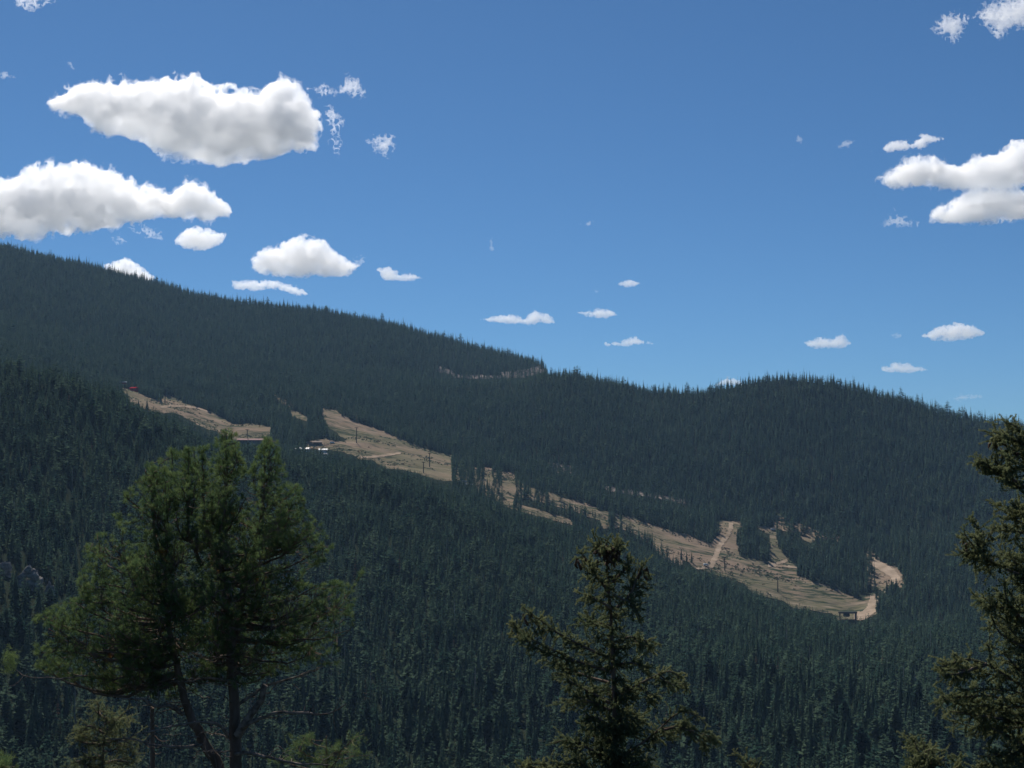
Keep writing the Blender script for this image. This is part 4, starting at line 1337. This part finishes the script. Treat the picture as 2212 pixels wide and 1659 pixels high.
def surface_nets(f, org, step):
    """isosurface f = 0 (inside positive) of a grid -> vertices, quads"""
    ins = f > 0
    nx, ny, nz = f.shape
    cnt = np.zeros((nx - 1, ny - 1, nz - 1), np.int8)
    for dx in (0, 1):
        for dy in (0, 1):
            for dz in (0, 1):
                cnt += ins[dx:nx - 1 + dx, dy:ny - 1 + dy, dz:nz - 1 + dz]
    act = (cnt > 0) & (cnt < 8)
    I, J, Kk = np.nonzero(act)
    if len(I) == 0: return None
    vid = np.full(act.shape, -1, np.int64); vid[I, J, Kk] = np.arange(len(I))
    acc = np.zeros((len(I), 3)); num = np.zeros(len(I))
    for ax in range(3):
        o1, o2 = [a for a in range(3) if a != ax]
        for a in (0, 1):
            for b in (0, 1):
                d0 = [0, 0, 0]; d0[o1] = a; d0[o2] = b
                d1 = list(d0); d1[ax] = 1
                f0 = f[I + d0[0], J + d0[1], Kk + d0[2]]; f1 = f[I + d1[0], J + d1[1], Kk + d1[2]]
                c = (f0 > 0) != (f1 > 0)
                t = np.where(c, f0 / (f0 - f1 + 1e-20), 0)
                p = np.zeros((len(I), 3)); p += d0; p[:, ax] += t
                acc += p * c[:, None]; num += c
    v = (np.stack([I, J, Kk], 1) + acc / num[:, None]) * step + org
    quads = []
    for ax in range(3):
        o1, o2 = [(1, 2), (2, 0), (0, 1)][ax]
        sl0 = [slice(None)] * 3; sl1 = [slice(None)] * 3
        sl0[ax] = slice(0, -1); sl1[ax] = slice(1, None)
        c = ins[tuple(sl0)] != ins[tuple(sl1)]
        p = np.stack(np.nonzero(c), 1)
        ok = (p[:, o1] > 0) & (p[:, o2] > 0) & (p[:, o1] < f.shape[o1] - 1) & (p[:, o2] < f.shape[o2] - 1)
        p = p[ok]
        e1 = np.zeros(3, int); e1[o1] = 1; e2 = np.zeros(3, int); e2[o2] = 1
        g = lambda q: vid[q[:, 0], q[:, 1], q[:, 2]]
        q = np.stack([g(p - e1 - e2), g(p - e2), g(p), g(p - e1)], 1)
        flip = ~ins[p[:, 0], p[:, 1], p[:, 2]]
        q[flip] = q[flip][:, ::-1]
        quads.append(q)
    return v, np.vstack(quads)


CM = {d: cloud_mat('cloud_' + d, x) for d, x in (('dense', .0095), ('small', .016), ('wisp', .006), ('veil', .0045))}


def cloud(poly, label, dist=11000., step=2.0, amp=9., scale=38., wisp=0., thick=.9, mat_='dense', seed=0, veil=0., group='fair weather clouds'):
    polys = [np.array(q_, float) for q_ in (poly if isinstance(poly[0], list) else [poly])]
    P = np.vstack(polys)
    c = (P.min(0) + P.max(0)) / 2
    az, te = pix2dir(c[0], c[1])
    d = np.array([math.sin(R(float(az))), math.cos(R(float(az))), float(te)]); d /= np.linalg.norm(d)
    ex = unit(np.cross(d, [0, 0, 1.])); ez = np.cross(ex, d)
    px_m = dist / FPX * (1 / math.cos(R(15)) if False else 1.0)
    # offsets of pixels on the plane through the cloud centre, at that distance
    pad = amp * 1.6 + 6
    lo = P.min(0) - pad; hi = P.max(0) + pad
    ux = np.arange(lo[0], hi[0], step); vy = np.arange(lo[1], hi[1], step)
    U, Vv = np.meshgrid(ux, vy, indexing='ij')
    sdv = np.full(U.shape, -1e9)
    for Q in polys:
        D = np.full(U.shape, 1e9)
        for a, b in zip(Q, np.roll(Q, -1, 0)):
            e = b - a; t = np.clip(((U - a[0]) * e[0] + (Vv - a[1]) * e[1]) / (e @ e + 1e-9), 0, 1)
            D = np.minimum(D, np.hypot(U - a[0] - t * e[0], Vv - a[1] - t * e[1]))
        sdv = np.maximum(sdv, np.where(inpoly(U, Vv, Q / K), D, -D))
    rm = max(4., sdv.max())
    dz = rm * thick + pad
    W = np.arange(-dz, dz, step)
    x = U[:, :, None]; y = Vv[:, :, None]; z = W[None, None, :]
    X, Y, Z = np.broadcast_arrays(x, y, z)
    f = sdv[:, :, None] - (z / thick) ** 2 / rm * 1.0
    n1 = fbm(X / scale, Y / scale, Z / scale, 5, seed, .55)
    low = np.clip((Y - P[:, 1].min()) / (np.ptp(P[:, 1]) + 1e-6), 0, 1)
    bil = 1 - 2 * np.abs(fbm(X / (scale * .6) + 9, Y / (scale * .6), Z / (scale * .6), 3, seed + 1, .5)) * 1.6
    f = f + amp * (n1 * 1.9 + (bil - .45) * 1.1 * (1 - .75 * low))
    relief = np.clip(sdv / (rm * .5), 0, 1)[:, :, None] * fbm(X / (scale * .9) + 3, Y / (scale * .7), Z / scale + 8, 4, seed + 3, .6)
    f = f + rm * .75 * relief * (thick < 1.5)
    if wisp > 0:
        ww = mat_ == 'wisp'
        rd = np.abs(fbm(X / (scale * (.62 if ww else .45)) + 31, Y / (scale * .6), Z / (scale * (1.6 if ww else .6)), 3 if ww else 4, seed + 2, .55))
        edge = np.clip(1 - f / (amp * 1.8), 0, 1)
        if mat_ == 'wisp': edge = np.clip(edge + .8, 0, 1)
        f = f - wisp * edge * np.clip(rd * 7 - .35, 0, 1.6) * amp
    def shell(f, name, m, parent):
        f[0] = f[-1] = -5; f[:, 0] = f[:, -1] = -5; f[:, :, 0] = f[:, :, -1] = -5
        res = surface_nets(f.astype(np.float64), np.array([lo[0], lo[1], -dz]), step)
        if res is None: print('EMPTY CLOUD', label); return
        v, q = res
        # pixel frame -> world at that distance (perspective direction of each point, plus its depth)
        az_, te_ = pix2dir(v[:, 0], v[:, 1])
        dd = np.stack([np.sin(np.radians(az_)), np.cos(np.radians(az_)), te_], 1)
        dd /= np.linalg.norm(dd, axis=1, keepdims=True)
        Wp = dd * (dist / (dd @ d) + v[:, 2] * px_m)[:, None]
        O = d * dist
        return link(name, make_mesh(name, Wp - O, q, mats=[CM[m]], smooth=False), parent, (0, 0, 0) if parent is not None else O)
    fv = None
    if veil > 0:
        rd2 = np.abs(fbm(X / (scale * .32) + 77, Y / (scale * .36), Z / (scale * .5), 4, seed + 5, .65))
        big = fbm(X / (scale * 1.3) + 5, Y / (scale * 1.3), Z / (scale * 1.3), 2, seed + 6)
        fv = f + amp * veil * (.55 + 1.3 * big) - amp * 1.1 * np.clip(rd2 * 6 - .3, 0, 1.5)
    o = shell(f, 'cloud', mat_, None)
    if fv is not None: shell(fv, 'veil', 'veil', o)
    return tag(o, label, 'cloud', group)


cloud([(95,225),(140,190),(200,178),(290,170),(370,165),(385,155),(420,158),(460,180),(500,182),(540,195),(555,195),(575,170),(600,162),(640,178),(665,205),(690,235),(698,280),(680,325),(620,335),(590,345),(540,355),(470,365),(430,350),(350,340),(290,300),(240,290),(200,280),(165,250),(120,240)],
      'largest cloud, long white and grey, high at upper left', amp=9, scale=50, wisp=.8, thick=.75, seed=1, step=1.8, veil=1.3)
cloud([(-60,395),(0,385),(40,370),(90,355),(130,352),(180,342),(220,360),(260,372),(300,395),(345,400),(370,415),(385,395),(410,388),(440,400),(460,425),(490,440),(508,460),(480,470),(440,475),(400,480),(350,475),(300,485),(230,495),(160,510),(80,515),(0,515),(-60,505)],
      'big cloud cut off by the left edge, just above the ridge', amp=10, scale=48, wisp=.8, thick=.75, seed=2, step=1.8, veil=.9)
cloud([(540,560),(560,540),(600,525),(650,503),(700,520),(730,545),(775,575),(750,598),(690,602),(620,598),(560,594),(545,580)], 'dome shaped white cloud above the left ridge', step=1.5, amp=6, scale=26, wisp=.6, thick=.9, seed=3, veil=.8)
cloud([[(1885,388),(1905,372),(1930,362),(1950,345),(1975,335),(2000,340),(2020,332),(2045,348),(2075,352),(2100,340),(2150,330),(2180,302),(2212,288),(2280,275),(2280,412),(2150,418),(2060,412),(2000,409),(1940,406),(1900,402)],
       [(2003,480),(2012,452),(2045,432),(2085,412),(2130,400),(2212,402),(2280,402),(2280,474),(2200,478),(2100,482),(2050,487)]],
      'large ragged white cloud in two merged lobes cut off by the right edge', amp=8, scale=34, wisp=.8, seed=4, step=1.7, thick=.85, veil=.8)
kw = dict(step=1.15, amp=3.4, scale=15, wisp=.7, mat_='small')
cloud([(372,520),(400,492),(430,488),(470,500),(490,505),(480,525),(450,540),(420,545),(390,535)], 'small round cloud just below the right end of the left edge cloud', seed=6, **kw)
cloud([(225,572),(270,555),(300,570),(335,598),(320,625),(230,610)], 'cloud half hidden behind the left ridge trees', seed=7, **kw)
cloud([(500,608),(540,602),(600,605),(640,615),(675,638),(640,640),(600,626),(540,630),(505,626)], 'thin flat cloud lying on the ridge below the dome shaped cloud', seed=8, **kw)
cloud([(808,580),(840,577),(870,590),(900,592),(914,602),(890,608),(830,607)], 'small flat cloud right of the dome shaped cloud', seed=9, **kw)
cloud([(1035,690),(1070,682),(1100,677),(1135,686),(1155,670),(1185,676),(1198,698),(1150,701),(1100,700),(1060,696)], 'flat bottomed white cloud above the notch between the two ridges', seed=10, **kw)
cloud([(1240,676),(1262,673),(1290,664),(1320,668),(1333,680),(1310,689),(1284,688),(1262,680)], 'small white cloud right of the flat bottomed cloud above the notch', seed=11, **kw)
cloud([(1305,741),(1340,735),(1375,728),(1392,735),(1412,743),(1350,749),(1312,749)], 'thin flat cloud low over the saddle, lowest of the middle clouds', seed=12, **kw)
cloud([(1332,613),(1352,606),(1362,602),(1386,614),(1362,622),(1345,620)], 'small ragged cloud in the middle sky, right one above the saddle', seed=13, **kw)
cloud([(1738,740),(1770,728),(1800,730),(1820,724),(1838,742),(1820,752),(1760,753),(1745,748)], 'small flat cloud above the right hill, leftmost of three there', seed=14, **kw)
cloud([(1985,727),(2020,707),(2060,697),(2100,702),(2132,720),(2100,733),(2050,738),(2000,734)], 'brightest puffy cloud low above the right hill slope', seed=15, **kw)
cloud([(1903,795),(1935,782),(1965,787),(2008,799),(1965,807),(1905,804)], 'flat cloud lowest above the right hill slope', seed=16, **kw)
cloud([(1545,832),(1570,812),(1600,820),(1610,836)], 'sliver of cloud just showing over the right hill top', seed=17, **kw)
kw = dict(step=1.2, amp=6.5, scale=17, wisp=2.1, mat_='wisp', thick=.8)
cloud([(1882,328),(1925,302),(1970,302),(1992,284),(2038,300),(1992,322),(1930,331)], 'wispy cloud just above the large right edge cloud', step=1.2, amp=4.5, scale=18, wisp=1.2, mat_='small', seed=18)
cloud([(1905,478),(1928,452),(1945,462),(1995,482),(1960,494),(1910,490)], 'wispy shred left of the flat bottomed right cloud', seed=19, **kw)
cloud([(2008,58),(2035,28),(2070,18),(2100,35),(2085,70),(2065,98),(2040,85),(2015,75)], 'ragged wispy cloud at upper right, left one of the pair', seed=20, **kw)
cloud([(2095,40),(2130,5),(2180,-15),(2240,-20),(2240,60),(2190,72),(2155,92),(2125,60)], 'thin veil cloud in the top right corner', seed=21, **kw)
cloud([(20,-20),(130,-20),(118,6),(85,22),(55,26),(28,12)], 'white cloud cut off by the top edge at far left', seed=22, **kw)
cloud([(662,190),(700,180),(728,196),(745,160),(775,165),(800,212),(770,214),(725,205),(690,215)], 'ragged wisps right of the top of the largest cloud', seed=23, **kw)
cloud([(700,225),(722,228),(745,260),(740,300),(735,350),(722,352),(712,300),(700,262)], 'upright string of wisps beside the right end of the largest cloud', seed=24, **kw)
cloud([(785,305),(815,288),(852,290),(856,315),(838,340),(808,328)], 'lone tangled wisp right of the largest cloud', seed=25, **kw)
cloud([(278,492),(318,482),(342,500),(368,518),(340,525),(300,508)], 'string of wisps below the left edge cloud', seed=26, **kw)
cloud([(238,512),(262,504),(274,520),(252,528)], 'tiny wisp just above the left ridge, below the left edge cloud', seed=27, **kw)
cloud([(764,562),(785,554),(798,566),(788,574),(770,570)], 'tiny wisp touching the right side of the dome shaped cloud', seed=28, **kw)
kw = dict(step=1.0, amp=2.6, scale=10, wisp=1.1, mat_='wisp', thick=.9)
cloud([(1250,484),(1268,478),(1276,474),(1290,486),(1270,491)], 'tiny cloud high in the middle sky, left one of two', seed=29, **kw)
cloud([(1328,490),(1340,493),(1348,499),(1334,497)], 'tiniest cloud speck high in the middle sky, right one of two', seed=30, **kw)
cloud([(1714,308),(1724,292),(1742,292),(1732,312)], 'tiny wisp in the right sky, leftmost of the row', seed=31, **kw)
cloud([(1806,322),(1822,302),(1848,302),(1836,320)], 'tiny wisp in the right sky, second of the row', seed=32, **kw)
cloud([(1922,724),(1938,718),(1952,726),(1936,732)], 'tiny cloud left of the brightest low cloud at right', seed=33, **kw)
cloud([(2050,862),(2075,850),(2112,852),(2134,856),(2110,864),(2070,868)], 'faint thin cloud just above the right ridge end', seed=34, **kw)
cloud([(142,132),(152,130),(164,150),(156,154)], 'tiny wisp above the left end of the largest cloud', seed=35, **kw)
cloud([(-10,158),(14,150),(34,168),(6,172)], 'small wisp at the left edge, left of the largest cloud', seed=36, **kw)
cloud([(1056,515),(1064,512),(1068,540),(1058,548)], 'faint upright wisp in the middle of the sky', seed=37, **kw)
cloud([(1280,630),(1288,624),(1296,630),(1288,636)], 'tiny wisp between the small middle clouds', seed=38, **kw)

# ------------------------------------------------------------------ air
hz = bpy.data.materials.new('haze'); hz.use_nodes = True
n = hz.node_tree.nodes; n.remove(n['Principled BSDF'])
v = n.new('ShaderNodeVolumePrincipled')
v.inputs['Color'].default_value = (.40, .66, 1.0, 1)
v.inputs['Density'].default_value = .00005
v.inputs['Anisotropy'].default_value = 0.0
hz.node_tree.links.new(v.outputs[0], n['Material Output'].inputs['Volume'])
zmin = float(ZZ.min()) - 1.0
zmax = max(float(ZZ.max()), float((pz + hh).max())) + 5.0
mb = MB(); mb.box((0, 0, (zmin + zmax) / 2), (13800, 13800, zmax - zmin))
tag(mb.build('haze', hz), 'thin blue air between the camera and the far slopes', kind='stuff')
